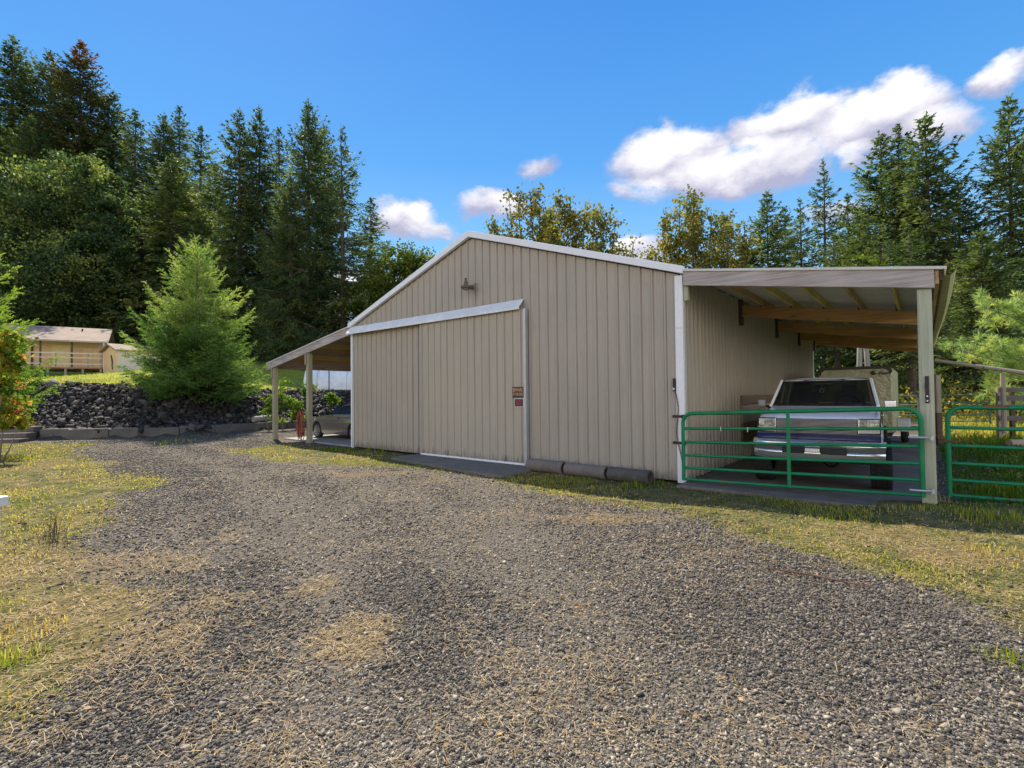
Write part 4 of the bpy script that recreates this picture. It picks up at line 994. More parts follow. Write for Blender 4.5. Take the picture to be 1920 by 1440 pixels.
    MB().tube([(0.90, 1.55, 1.23), (0.79, 1.50, 1.19)], 0.022, 8).build('mirror_arm', M['plastic'], T)
    # chassis
    MB().tube([(-0.7, 0.80, 0.40), (0.7, 0.80, 0.40)], 0.045, 10).lathe([(0, -.1), (.08, -.09), (.12, 0), (.08, .09), (0, .1)], (0.15, 0.80, 0.39), 'y', 14).build('axle', M['black'], T, smooth=True)
    MB().tube([(-0.7, 4.05, 0.40), (0.7, 4.05, 0.40)], 0.05, 10).build('axle', M['black'], T, smooth=True)
    for s in (-1, 1): MB().box((s * 0.42 - .04, 0.1, 0.50), (s * 0.42 + .04, 5.0, 0.62)).build('chassis_rail', M['black'], T)
    MB().box((-0.78, 1.3, 0.44), (0.78, 4.9, 0.56)).build('underbody', M['black'], T)
    for s in (-1, 1):
        wheel(T, (s * 0.80, 0.80, 0.385), 0.385, 0.275, side=s)
        wheel(T, (s * 0.80, 4.05, 0.385), 0.385, 0.275, side=s)
        MB().tube([(s * 0.88, 1.36, 0.47), (s * 0.90, 1.5, 0.44), (s * 0.90, 3.1, 0.44), (s * 0.88, 3.3, 0.47)], 0.038, 10).build('side_step', M['chrome'], T, smooth=True)
        MB().box((s * HWX - .012, 2.44, 0.60), (s * HWX + 0.002, 2.447, 1.22)).box((s * HWX - .012, 1.37, 0.60), (s * HWX + 0.002, 1.377, 1.22)).build('door_seam', M['plastic'], T)
        MB().box((s * HWX - 0.01, 2.25, 1.05), (s * HWX + 0.03, 2.40, 1.08)).build('door_handle', M['chrome'], T, bevel=0.008)
build_truck()

def build_trailer():
    T = thing('cargo_trailer', 'cream enclosed cargo trailer with a dented nose and dark top edge behind the pickup', 'trailer', bw(1.755, 7.5, 0.03), -TH)
    hw, L, z0, z1 = 0.80, 3.7, 0.42, 2.13
    t = NT('trailer_cream'); v = t.coord()
    t.set(t.ramp(t.noise(1.8, v, 5, .6), [(0.3, (0.46, 0.44, 0.25)), (0.7, (0.58, 0.56, 0.36))]), 0.32, 0.0, 0.5)
    t.bump(t.math('ADD', t.noise(2.6, v, 3, 0.5), t.noise(7, v, 2, 0.5)), 0.9, 0.07)
    rr = 0.13
    prof = [(-hw, z0), (hw, z0)] + [(hw - rr + rr * math.cos(a), z1 - rr + rr * math.sin(a)) for a in np.linspace(0, PI / 2, 7)] + [(-hw + rr + rr * math.cos(a), z1 - rr + rr * math.sin(a)) for a in np.linspace(PI / 2, PI, 7)]
    body = MB().prism(prof, 0.0, L, 'y').build('body', t.m, T, bevel=0.03, smooth=True)
    # dark top edge
    top = [(hw + .004, z1 - rr - .03)] + [(hw - rr + (rr + .004) * math.cos(a), z1 - rr + (rr + .004) * math.sin(a)) for a in np.linspace(0, PI / 2, 7)] + [(-hw + rr + (rr + .004) * math.cos(a), z1 - rr + (rr + .004) * math.sin(a)) for a in np.linspace(PI / 2, PI, 7)] + [(-hw - .004, z1 - rr - .03)]
    inn = [(x * 0.93, z - 0.075) for x, z in reversed(top)]
    MB().prism(top + inn, -0.012, 0.05, 'y').build('top_trim', mottled('trailer_dark_trim', (0.05, 0.045, 0.025), .3, 5, .4), T, bevel=0.004)
    for s in (-1, 1):
        for k in range(7):
            MB().box((s * hw - 0.004, 0.25 + k * 0.5, z0 + 0.02), (s * hw + 0.008, 0.29 + k * 0.5, z1 - rr - 0.02)).build('side_seam', t.m, T, bevel=0.003)
        wheel(T, (s * 0.97, 2.3, 0.30), 0.30, 0.18, chunky=False, rim_r=0.17, rim='white', side=s)
        MB().prism([(1.88, 0.36), (1.90, 0.62), (2.0, 0.70), (2.6, 0.70), (2.7, 0.62), (2.72, 0.36), (2.66, 0.36), (2.64, 0.58), (2.56, 0.64), (2.04, 0.64), (1.96, 0.58), (1.94, 0.36)], s * 0.81 if s > 0 else -1.10, 1.10 if s > 0 else -0.81, 'x').build('fender', mottled('fender_silver', (0.55, 0.56, 0.57), .1, 5, .35, 0.3), T, bevel=0.02)
        MB().box((0.82 if s > 0 else -1.09, 1.865, 0.34), (1.09 if s > 0 else -0.82, 1.879, 0.66)).build('fender_plate', mottled('fender_plate_silver', (0.58, 0.59, 0.60), .1, 5, .3, 0.3), T, bevel=0.006)
    MB().bar((-0.6, 0.1, 0.38), (0, -1.1, 0.40), 0.07, 0.09).bar((0.6, 0.1, 0.38), (0, -1.1, 0.40), 0.07, 0.09).build('tongue', M['black'], T)
    MB().box((-hw + .03, 0.02, z0 - 0.08), (hw - .03, L - .02, z0 - 0.002)).build('floor_frame', M['black'], T)
    text_mesh('lettering', 'Force', 0.105, M['black'], T, (0.64, -0.026, z1 - 0.185), (PI / 2, 0, 0), 0.9, 0.004, 0.25, 0.004)
    lg = MB().tube([(0.42 + 0.040 * math.cos(a), -0.026, z1 - 0.17 + 0.04 * math.sin(a)) for a in np.linspace(0.6, 2 * PI - .2, 18)], [0.010 + 0.008 * (i / 17) for i in range(18)], 6).tube([(0.385, -0.026, z1 - 0.165), (0.42, -0.028, z1 - .16), (0.455, -0.026, z1 - 0.19)], 0.011, 6)
    lg.build('logo', M['black'], T)
build_trailer()

def build_car():
    # nose towards -x of the barn frame; near flank at y = 1.0
    T = thing('sedan', 'grey beige sedan parked across the lean-to, nose beside the hose post', 'car', bw(0, 0), -TH)
    paint = car_paint('sedan_paint', (0.20, 0.18, 0.155), 0.55, 0.32)
    fx, rx, zc, r = -13.83, -11.50, 0.29, 0.285
    low = [(-14.52, 0.30), (-14.56, 0.48), (-14.50, 0.62), (-14.38, 0.70), (-14.0, 0.785), (-13.40, 0.865), (-13.2, 0.88), (-10.35, 0.92), (-10.05, 0.88), (-10.0, 0.62), (-10.05, 0.28)]
    bot = [(rx + r + .09, 0.20)] + arch(rx, zc, r + .055, -0.1, PI + 0.1, 12) + [(rx - r - .12, 0.19), (fx + r + .12, 0.19)] + arch(fx, zc, r + .055, -0.1, PI + 0.1, 12) + [(fx - r - .1, 0.22)]
    poly = low + bot
    hw = lambda y, z: 0.80 - 0.05 * max(0, (z - .62) / .3) - 0.03 * max(0, (.35 - z) / .15) - 0.10 * max(0, (-13.9 - y) / .65) ** 2
    perm = lambda o: None
    mb = body_extrude(MB(), poly, hw, (-1, -.97, -.8, -.4, 0, .4, .8, .97, 1), lambda f, y, z: (0.18 * abs(f) ** 3 if y < -14.2 else 0, -0.03 * abs(f) ** 3 if z > .68 else 0))
    swap = lambda m: setattr(m, 'v', [(b, 1.80 + a, c) for a, b, c in m.v]) or m
    body = swap(mb).build('body', paint, T, smooth=True, bevel=0.012)
    gh = [(-13.38, 0.86), (-12.62, 1.17), (-12.40, 1.225), (-12.0, 1.25), (-11.5, 1.235), (-11.1, 1.17), (-10.4, 0.92)]
    ghw = lambda y, z: 0.745 - 0.50 * max(0, z - .86)
    swap(body_extrude(MB(), gh, ghw, (-1, -.96, -.8, 0, .8, .96, 1), lambda f, y, z: (0, -0.03 * abs(f) ** 4))).build('upper_body', paint, T, smooth=True, bevel=0.01)
    def side_panel(pts, name, mat, off=0.012):
        vs = []
        for (x, z) in pts: vs.append((x, 1.80 - (ghw(x, z) + off), z))
        return MB().add(vs, [tuple(range(len(pts)))]).build(name, mat, T)
    side_panel([(-13.16, 0.90), (-12.42, 0.905), (-12.46, 1.175), (-12.60, 1.135), (-12.95, 1.0)], 'side_window', M['darkglass'])
    side_panel([(-12.36, 0.905), (-11.60, 0.915), (-11.62, 1.18), (-12.0, 1.205), (-12.40, 1.185)], 'side_window', M['darkglass'])
    side_panel([(-11.54, 0.92), (-11.0, 0.94), (-11.3, 1.11), (-11.56, 1.17)], 'side_window', M['darkglass'])
    MB().add([(-13.36, 1.80 - .62, 0.885), (-13.36, 1.80 + .62, 0.885), (-12.64, 1.80 + .50, 1.18), (-12.64, 1.80 - .50, 1.18)], [(0, 1, 2, 3)]).build('windshield', M['darkglass'], T)
    MB().box((-13.12, 1.80 - .92, 0.86), (-12.98, 1.80 - .77, 0.97)).build('wing_mirror', M['plastic'], T, bevel=0.03, seg=3)
    for x in (-12.60, -11.72): MB().box((x, 1.80 - .815, 0.735), (x + 0.16, 1.80 - .775, 0.765)).build('door_handle', M['alu'], T, bevel=0.012)
    for x in (-12.40, -11.58): MB().bar((x, 1.80 - .801, 0.30), (x - 0.0, 1.80 - .758, 0.87), 0.006, 0.006).build('door_seam', M['plastic'], T)
    MB().prism([(-14.47, 0.56), (-14.0, 0.72), (-13.98, 0.66), (-14.40, 0.50)], 1.80 - 0.772, 1.80 - 0.70, 'y').build('headlight', M['chrome'], T, bevel=0.01)
    for x in (fx, rx):
        for s in (-1, 1): wheel(T, (x, 1.80 + s * 0.70, zc), r, 0.17, chunky=False, rim_r=0.195, axis='y', rim='alu', side=s)
build_car()

# ------------------------------------------------------------------ far buildings
def build_cabin():
    Y = 43.0
    br = dp(192, 700, Y); s = Y / F                       # metres per 1920-wide pixel
    gz = tz(br[0], Y + 1.0)
    T = thing('cabin', 'small peach cabin with shingled roof and railed porch on the rise', 'cabin', (br[0], Y, br[2]), R(35))
    peach = siding_mat('peach_siding', (0.78, 0.56, 0.33), 0.6); cream = mottled('cream_door', (0.80, 0.68, 0.38), 0.08, 3, 0.6)
    Wd, Dp = 6.4, 4.4
    eave, ridge, deck = 59 * s, 92 * s, 10.5 * s
    MB().box((-Wd, 1.5, deck - 0.15), (-0.05, 1.5 + Dp, eave + 0.12)).build('wall', peach, T)
    t = NT('shingles'); v = t.coord(); br_ = t.n('TexBrick'); br_.inputs['Scale'].default_value = 1.0
    br_.inputs['Brick Width'].default_value = 0.35; br_.inputs['Row Height'].default_value = 0.2; br_.inputs['Mortar Size'].default_value = 0.012
    br_.inputs['Color1'].default_value = (0.27, 0.20, 0.15, 1); br_.inputs['Color2'].default_value = (0.36, 0.27, 0.20, 1); br_.inputs['Mortar'].default_value = (0.14, 0.10, 0.08, 1)
    t.l(v, br_.inputs['Vector']); t.set(t.mix(0.35, br_.outputs[0], t.ramp(t.noise(1.2, v, 5, .6), [(.3, (.17, .13, .10)), (.7, (.40, .31, .24))])), 0.9)
    x0, x1 = -Wd - 0.4, 0.42
    MB().prism([(-0.35, eave), (3.6, ridge), (7.2, eave + 0.1), (7.2, eave - 0.02), (3.6, ridge - 0.14), (-0.35, eave - 0.12)], x0, x1, 'x').build('roof', t.m, T)
    MB().box((x0, -0.43, eave - 0.13), (x1, -0.351, eave + 0.01)).build('gutter', M['greywood'], T, bevel=0.01)
    MB().prism([(0.1, eave - .05), (3.6, ridge - 0.15), (7.0, eave)], -0.10, -0.02, 'x').build('gable', peach, T)
    MB().box((-Wd, -0.05, deck - 0.12), (0.0, 1.5, deck)).build('deck', wood_mat('deck_boards', (0.20, 0.10, 0.07), (0.36, 0.22, 0.15), 0), T)
    for x in (-5.9, -4.7, -3.5, -2.4, -1.3, -0.12): MB().box((x - .07, 0.0, -0.7), (x + .07, 0.14, deck - 0.121)).build('deck_post', M['greywood_z'], T)
    for x in (-6.2, -3.95, -2.0, -0.08): MB().box((x - .06, -0.03, deck), (x + .06, 0.09, eave - 0.06)).build('porch_post', M['darkwood'] if x < -.2 else M['greywood_z'], T)
    for z in (0.28, 0.80, 1.18):
        MB().box((-4.9, -0.075, deck + z - .045), (0.0, -0.035, deck + z + .045)).build('railing', wood_mat('pale_rail', (.45, .40, .36), (.70, .64, .58), 0), T)
    for x in (-4.9, -3.0, -0.95): MB().box((x - .04, -0.033, deck), (x + .04, 0.03, deck + 1.2)).build('railing_post', M['greywood_z'], T)
    MB().box((-3.45, 1.455, deck), (-2.3, 1.497, deck + 1.95)).build('door', cream, T)
    for xa, xb in ((-1.45, -0.8), (-0.77, -0.15)): MB().box((xa, 1.455, deck), (xb, 1.497, deck + 1.75)).build('door', peach if False else mottled('peach_door', (0.78, 0.58, 0.34), .08, 3, .6), T)
    MB().box((-4.75, 1.45, deck + .1), (-4.6, 1.497, deck + 1.95)).build('trim_board', M['darkwood'], T)
    MB().box((-5.6, 1.46, deck + .9), (-5.1, 1.497, deck + 1.7)).build('window', M['darkglass'], T)
    MB().tube([(0.10, -0.40, eave - .10), (0.10, -0.3, eave - .25), (0.12, -0.08, eave - .5), (0.12, -0.08, 0.15), (0.2, -0.3, 0.05)], 0.06, 8).build('downspout', M['white_dirty'], T, smooth=True)
    MB().lathe([(0, 0), (.06, 0), (.06, .25), (0, .25)], (-1.6, 2.6, ridge - .45), 'z', 10).build('roof_vent', M['black'], T)
    # garden shed beside it
    p = dp(221, 700, 41.5); s2 = 41.5 / F
    S = thing('shed', 'low pale shed with a peach end wall between the cabin and the young spruce', 'shed', (p[0], 41.5, p[2] - 0.05), R(58))
    h = 48 * s2
    pale = siding_mat('pale_shed', (0.78, 0.72, 0.66), 0.6)
    MB().prism([(0.0, -.5), (0.0, h - .15), (1.4, h + .35), (2.8, h - .15), (2.8, -.5)], 0.0, 3.6, 'x').build('wall', pale, S)
    MB().prism([(0.02, -.5), (0.02, h - .16), (1.4, h + .33), (2.78, h - .16), (2.78, -.5)], -0.03, -0.003, 'x').build('end_wall', peach, S)
    MB().prism([(-0.25, h - .22), (1.4, h + .38), (3.05, h - .22), (3.05, h - .10), (1.4, h + .50), (-0.25, h - .10)], -0.3, 3.9, 'x').build('roof', t.m, S)
    MB().tube([(-0.05, .9, 0.4), (-0.07, 0.95, 1.2), (-0.05, 1.2, 1.6)], 0.06, 6).build('stain_board', M['darkwood'], S)
    # hoop greenhouse behind the bank
    gq = dp(566, 728, 31.0)
    G = thing('hoop_greenhouse', 'low white plastic hoop greenhouse behind the rock bank', 'greenhouse', (gq[0], 31.0, tz(gq[0], 32.0) - 0.15), R(6))
    pl = NT('greenhouse_plastic'); v = pl.coord(); pl.set(pl.ramp(pl.noise(1.6, v, 6, .7), [(.35, (.62, .66, .72)), (.65, (.84, .86, .90))]), 0.3)
    pl.bump(pl.noise(2.2, pl.coord('Object', (1, .4, 1)), 4, .6), 0.7, 0.08)
    hh, rr = 1.62, 1.15
    sec = [(rr * (1 - math.cos(a)) , hh * math.sin(a) ** 0.8) for a in np.linspace(0, PI, 17)]
    vs = []; fs = []
    xs = [0.0, 0.08, 0.3] + [0.9 * k for k in range(1, 9)]; sc_ = [0.78, 0.93, 0.985] + [1.0 - 0.012 * (k % 2) for k in range(8)]
    for i, (x, q) in enumerate(zip(xs, sc_)):
        vs += [(x, rr + (y - rr) * q, z * q) for y, z in sec]
        if i: fs += [((i - 1) * 17 + j, (i - 1) * 17 + j + 1, i * 17 + j + 1, i * 17 + j) for j in range(16)]
    fs.append(tuple(range(17)))
    MB().add(vs, fs).build('cover', pl.m, G, smooth=True)
    for x in (0.9, 2.7, 4.5, 6.3): MB().tube([(x, y, z + 0.012) for y, z in sec], 0.02, 6).build('hoop', M['galv'], G)
    q = dp(617, 735, 28.5)
    P = thing('metal_stake', 'thin dark upright stake in front of the white greenhouse', 'stake', (q[0], q[1], tz(q[0], q[1])))
    MB().tube([(0, 0, -0.2), (0, 0, 1.65)], 0.03, 8).build('pole', M['black'], P)
build_cabin()

# ------------------------------------------------------------------ block wall, steps, log, white slab
def build_wall():
    rnd = random.Random(11)
    T = thing('retaining_wall', 'low wall of grey-brown concrete blocks along the foot of the rock bank', 'retaining wall', (0, 0, 0))
    pts = WALL[2:8]; seg = []
    L = 0
    path = []
    for a, b in zip(pts[:-1], pts[1:]):
        n = max(1, int(np.linalg.norm(b - a) / 0.05))
        for i in range(n): path.append(a + (b - a) * i / n)
    path = np.array(path); d = np.concatenate([[0], np.cumsum(np.linalg.norm(np.diff(path, axis=0), axis=1))])
    s = 0.0
    while s < d[-1] - 1.0 and len(T.children) < 16:
        w = rnd.choice([0.92, 0.95, 1.2, 1.0, 1.3])
        a = np.array([np.interp(s, d, path[:, 0]), np.interp(s, d, path[:, 1])]); e = s + w - 0.012
        b = np.array([np.interp(e, d, path[:, 0]), np.interp(e, d, path[:, 1])])
        t_ = (b - a) / np.linalg.norm(b - a); nrm = np.array([-t_[1], t_[0]])
        h = 0.40 + rnd.uniform(-0.02, 0.03) - 0.10 * min(1, s / 16); le = np.linalg.norm(b - a)
        # upright block with a lower back lip, chamfered ends on top
        o = MB().prism([(0, -0.25), (le, -0.25), (le, h - .05), (le - .08, h), (.10, h), (0, h - .04)], 0.0, 0.28, 'y').build('block', M['block'], T, bevel=0.018, seg=2)
        o.location = (a[0] - nrm[0] * .06 + rnd.uniform(-.02, .02), a[1] - nrm[1] * .06 + rnd.uniform(-.02, .02), 0)
        o.rotation_euler = (rnd.uniform(-.02, .02), rnd.uniform(-.012, .012), math.atan2(t_[1], t_[0]) + rnd.uniform(-.015, .015))
        s += w
    tw = M['pallet']
    for k, (z, y) in enumerate(((0.07, 17.35), (0.25, 17.75), (0.45, 18.15))):
        st = thing('timber_step', ['lowest old timber step at the left end of the block wall', 'middle old timber step beside the block wall', 'topmost timber step under the autumn shrub'][k], 'step', (-19.4, y, z), R(7), 'timber steps at the end of the block wall')
        MB().box((0, -0.2, -0.30), (2.15 - .12 * k, 0.22, 0.07)).build('tread', tw, st, bevel=0.015)
    lg = thing('log', 'short grey log lying on the block wall beside the leafy shrub', 'log', (-11.75, 22.6, 0.50), R(62))
    MB().tube([(0, 0, 0), (0.6, 0.02, 0.01), (1.2, 0, 0)], [0.14, 0.145, 0.13], 14).build('trunk', M['greywood'], lg, smooth=True)
    # white slab at the left edge
    c = dp(19, 929, 5.0)
    wb = thing('white_bench', 'corner of a white weathered slab bench at the left edge', 'bench', (c[0], c[1], 0), R(-12))
    MB().box((-1.5, -0.62, c[2] - 0.10), (0.0, 0.0, c[2])).build('bench_top', M['white_dirty'], wb, bevel=0.015)
    MB().box((-1.4, -0.50, -0.1), (-0.085, -0.02, c[2] - 0.10)).build('bench_side', M['white_dirty'], wb, bevel=0.01)
build_wall()

# ------------------------------------------------------------------ rocks of the bank, gravel, grass, straw
RNG = np.random.default_rng(7)
def rocks_mesh(name, P, S, mat, rng, flat=0.7, attrs=True, sub=False, bias=None):
    """angular stones: jittered octahedra (8 faces) or jittered cubes (12 faces)"""
    n = len(P)
    base = np.array([(1, 0, 0), (-1, 0, 0), (0, 1, 0), (0, -1, 0), (0, 0, 1), (0, 0, -1)], float)
    faces = np.array([(0, 2, 4), (2, 1, 4), (1, 3, 4), (3, 0, 4), (2, 0, 5), (1, 2, 5), (3, 1, 5), (0, 3, 5)])
    if sub:
        base = np.array([(x, y, z) for x in (-1, 1) for y in (-1, 1) for z in (-1, 1)], float) * 0.72
        faces = np.array([(0, 1, 3), (0, 3, 2), (4, 6, 7), (4, 7, 5), (0, 4, 5), (0, 5, 1), (2, 3, 7), (2, 7, 6), (0, 2, 6), (0, 6, 4), (1, 5, 7), (1, 7, 3)])
    k = len(base)
    V = base[None] * (1 + rng.uniform(-.35, .35, (n, k, 1))) + rng.uniform(-.28, .28, (n, k, 3))
    V = V * np.stack([rng.uniform(.7, 1.35, n), rng.uniform(.6, 1.1, n), rng.uniform(.5, .9, n) * flat / .7], -1)[:, None]
    a, b, c = rng.uniform(0, 2 * PI, n), rng.normal(0, .55, n), rng.normal(0, .55, n)
    ca, sa, cb, sb, cc, sc = np.cos(a), np.sin(a), np.cos(b), np.sin(b), np.cos(c), np.sin(c)
    x, y, z = V[..., 0], V[..., 1], V[..., 2]
    y, z = y * cc[:, None] - z * sc[:, None], y * sc[:, None] + z * cc[:, None]
    x, z = x * cb[:, None] + z * sb[:, None], -x * sb[:, None] + z * cb[:, None]
    x, y = x * ca[:, None] - y * sa[:, None], x * sa[:, None] + y * ca[:, None]
    V = np.stack([x, y, z], -1) * S[:, None, None] + P[:, None]
    loops = (faces[None] + (np.arange(n) * k)[:, None, None]).reshape(-1)
    tn = rng.uniform(0, 1, n)
    if bias is not None: tn = np.clip(tn + bias, 0, 1)
    tint = np.repeat(tn, k)
    return np_mesh(name, V.reshape(-1, 3), loops, 3, mat, {'tint': tint})
def stone_mat(name, stops, rough=0.8, bump=0.3, bs=40, m=0.35):
    t = NT(name); col = t.ramp(t.attr('tint'), stops); v = t.coord()
    col = t.mix(m, col, t.ramp(t.noise(bs, v, 4, .65), [(.3, (.03, .028, .025)), (.7, (.24, .205, .16))]))
    t.set(col, rough, 0, 0.22); t.bump(t.noise(bs, v, 5, .65), bump, 0.01); return t.m
def build_rocks():
    n = 64000
    x = RNG.uniform(-24, 3, n); y = RNG.uniform(16, 40, n); d = wall_dist(x, y)
    keep = (d > 0.05) & (d < 3.35 + 0.5 * (hnoise(x, y, 1.2, 4) - .5)) & (RNG.uniform(0, 1, n) < 1.0)
    x, y, d = x[keep], y[keep], d[keep]
    z = terrain(x, y)
    S = np.clip(RNG.lognormal(math.log(0.066), 0.42, len(x)), .035, .20)
    P = np.stack([x, y, z + S * 0.25 + RNG.uniform(0, .06, len(x))], -1)
    o = rocks_mesh('rock_bank', P, S, stone_mat('bank_rock', [(0.0, (.008, .008, .009)), (.6, (.024, .023, .024)), (.88, (.060, .055, .053)), (1.0, (.15, .14, .13))], 0.8, 0.5, 9, .2), RNG, 0.75, sub=True)
    o['kind'] = 'stuff'
build_rocks()
def polar(n, r0, r1, a=0.95):
    r = np.exp(RNG.uniform(math.log(r0), math.log(r1), n)); az = RNG.uniform(-a, a, n)
    return r * np.sin(az), r * np.cos(az), r
def clear_of_slabs(x, y):
    lx, ly = to_local(x, y)
    under = (lx > -15) & (lx < 3.15) & (ly > -0.30) & (ly < 14)
    apron = (lx > -6.85) & (lx < -2.95) & (ly > -1.25) & (ly < 0.3)
    floor = (lx > 0.0) & (lx < 3.1) & (ly > -0.36)
    return ~(under | apron | floor)
def build_gravel():
    x, y, r = polar(430000, 1.7, 24)
    veg, dry = veg_masks(x, y)
    pat = hnoise(x, y, 1.9, 12) * .5 + hnoise(x, y, .6, 13) * .3 + hnoise(x, y, .22, 14) * .2
    pat = pat - .30 * track_mask(x, y)
    p = (1 - 0.93 * veg) * (1 - 0.75 * dry) * (0.38 + 0.75 * sstep(.30, .64, pat))
    keep = (RNG.uniform(0, 1, len(x)) < p) & clear_of_slabs(x, y) & (wall_dist(x, y) < -0.05)
    x, y, r, pat = x[keep], y[keep], r[keep], pat[keep]
    S = (0.0044 + 0.00085 * r) * RNG.lognormal(0, 0.40, len(x))
    S = np.clip(S, 0, .022)
    P = np.stack([x, y, terrain(x, y) + S * 0.25], -1)
    o = rocks_mesh('gravel', P, S, stone_mat('gravel_stone', [(0.0, (.022, .021, .020)), (.35, (.066, .060, .054)), (.64, (.16, .143, .12)), (.84, (.31, .27, .21)), (1.0, (.55, .47, .35))], 0.75, 0.2, 120), RNG, 0.62, bias=.55 * (.52 - pat) - .04)
    o['kind'] = 'stuff'
build_gravel()

def blades(name, x, y, h, w, mat, tint, rng, lean=0.5, z0=0.0):
    n = len(x); a = rng.uniform(0, 2 * PI, n); ln = np.abs(rng.normal(0, lean, n)) * h
    z = terrain(x, y) + z0
    dx, dy = np.cos(a), np.sin(a); px, py = -dy, dx
    V = np.zeros((n, 5, 3))
    V[:, 0] = np.stack([x - px * w / 2, y - py * w / 2, z - .01], -1); V[:, 1] = np.stack([x + px * w / 2, y + py * w / 2, z - .01], -1)
    mx, my, mz = x + dx * ln * .35, y + dy * ln * .35, z + h * .6
    V[:, 2] = np.stack([mx + px * w * .35, my + py * w * .35, mz], -1); V[:, 3] = np.stack([mx - px * w * .35, my - py * w * .35, mz], -1)
    V[:, 4] = np.stack([x + dx * ln, y + dy * ln, z + h * (1 - .25 * np.minimum(1, ln / h))], -1)
    b = (np.arange(n) * 5)[:, None]
    tri = np.concatenate([b + np.array([[0, 1, 2]]), b + np.array([[0, 2, 3]]), b + np.array([[3, 2, 4]])], 1).reshape(-1)
    o = np_mesh(name, V.reshape(-1, 3), tri, 3, mat, {'tint': np.repeat(tint, 5)})
    o['kind'] = 'stuff'; return o
GRASS = leaf_mat('grass_blade', [(0.0, (.040, .095, .012)), (.28, (.11, .19, .016)), (.46, (.24, .26, .03)), (.62, (.46, .37, .085)), (.84, (.56, .45, .18)), (1.0, (.42, .24, .09))], 0.45, 0.2, 0.55)
TUFTS = [(705, 845, .42, .42, 0.30), (722, 848, .3, .40, .25), (775, 858, .40, .34, .3), (540, 836, 1.1, .09, .35), (650, 842, 1.0, .12, .25), (990, 897, .7, .06, .3), (1040, 905, .6, .07, .35), (1130, 915, .6, .06, .4), (1090, 903, .5, .13, .2), (1190, 912, .4, .14, .2),
         (1240, 905, .4, .16, .2), (1440, 935, .7, .07, .3), (1560, 965, .7, .08, .3), (1700, 962, .6, .06, .6), (1755, 945, .28, .18, .9), (1850, 985, .5, .11, .5), (1780, 1060, .6, .05, .45), (1880, 1040, .6, .07, .7),
         (30, 1235, .22, .12, .25), (60, 1180, .4, .06, .75), (150, 875, .9, .08, .35), (40, 860, 1.0, .11, .35), (1880, 1240, .2, .10, .2), (1900, 930, 1.0, .16, .15), (330, 830, 1.2, .14, .4)]
def build_grass():
    x, y, r = polar(330000, 1.7, 24, 1.0)
    veg, dry = veg_masks(x, y); lx, ly = to_local(x, y)
    tall = np.zeros_like(x); tgreen = np.full_like(x, -1.0)
    for (u, v, rad, hh, g) in TUFTS:
        p = gp(u, v); q = np.clip(1 - np.hypot(x - p[0], y - p[1]) / rad, 0, 1)
        tall = np.maximum(tall, hh * sstep(0, .7, q)); tgreen = np.where(q > .05, g, tgreen)
    cl = sstep(.30, .62, hnoise(x, y, .45, 21) * .55 + hnoise(x, y, .16, 22) * .45)
    p = veg * (.10 + 1.0 * cl) * (.30 + .95 * sstep(.30, .62, hnoise(x, y, 1.15, 51) * .7 + hnoise(x, y, .4, 52) * .3)) * (1 - .65 * dry) + 0.30 * (tall > .05) + .012 * sstep(.62, .8, hnoise(x, y, .35, 31))
    keep = (RNG.uniform(0, 1, len(x)) < p) & clear_of_slabs(x, y) & (wall_dist(x, y) < -.03)
    x, y, r, tall, tgreen, dry, lx, ly = [q[keep] for q in (x, y, r, tall, tgreen, dry, lx, ly)]
    n = len(x)
    h = np.maximum(RNG.uniform(.010, .038, n) * (.8 + .03 * r), tall * RNG.uniform(.4, 1.05, n))
    w = np.clip(.0022 + .0011 * r, .003, .03) * RNG.uniform(.7, 1.3, n)
    big = hnoise(x, y, 1.6, 41)
    shade = (ly > -2.0) & (lx > -10)                                     # barn's shadow strip painted in as darker, greener blades
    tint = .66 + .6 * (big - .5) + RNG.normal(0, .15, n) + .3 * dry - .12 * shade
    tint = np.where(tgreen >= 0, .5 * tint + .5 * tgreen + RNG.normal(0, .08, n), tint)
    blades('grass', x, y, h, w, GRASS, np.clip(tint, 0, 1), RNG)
    # paddock and lawn
    n = 170000
    x = RNG.uniform(4.2, 26, n); y = RNG.uniform(2.5, 34, n); lx, ly = to_local(x, y)
    near = np.clip(14 / (x + y), 0.12, 1.3)
    keep = (lx > 3.45) & (ly > 0.45) & (RNG.uniform(0, 1, n) < near) & (x < y * 1.15 + 1)
    x, y, lx, ly = x[keep], y[keep], lx[keep], ly[keep]; r = np.hypot(x, y); n = len(x)
    yel = sstep(12.5, 16, y + 2 * (hnoise(x, y, 1.5, 9) - .5))
    blades('paddock_grass', x, y, RNG.uniform(.05, .15, n) * (1 + .7 * yel * RNG.uniform(0, 2, n)), .004 + .0014 * r, GRASS, np.clip(.10 + .52 * yel + RNG.normal(0, .12, n), 0, 1), RNG)
    n = 42000
    x = RNG.uniform(-34, -4, n); y = RNG.uniform(18, 52, n); d = wall_dist(x, y)
    keep = (d > 3.1) & (RNG.uniform(0, 1, n) < np.clip(24 / y, 0, 1) * np.where(d < 4.2, 1.0, .6)); x, y, d = x[keep], y[keep], d[keep]; n = len(x)
    blades('lawn_grass', x, y, RNG.uniform(.05, .12, n) + .10 * (d < 3.9) * RNG.uniform(0, 1, n), np.full(n, .035), GRASS, np.clip(.46 + .22 * (d < 4.3) + .35 * (hnoise(x, y, 2.2, 3) - .5) + RNG.normal(0, .1, n), 0, 1), RNG)
build_grass()
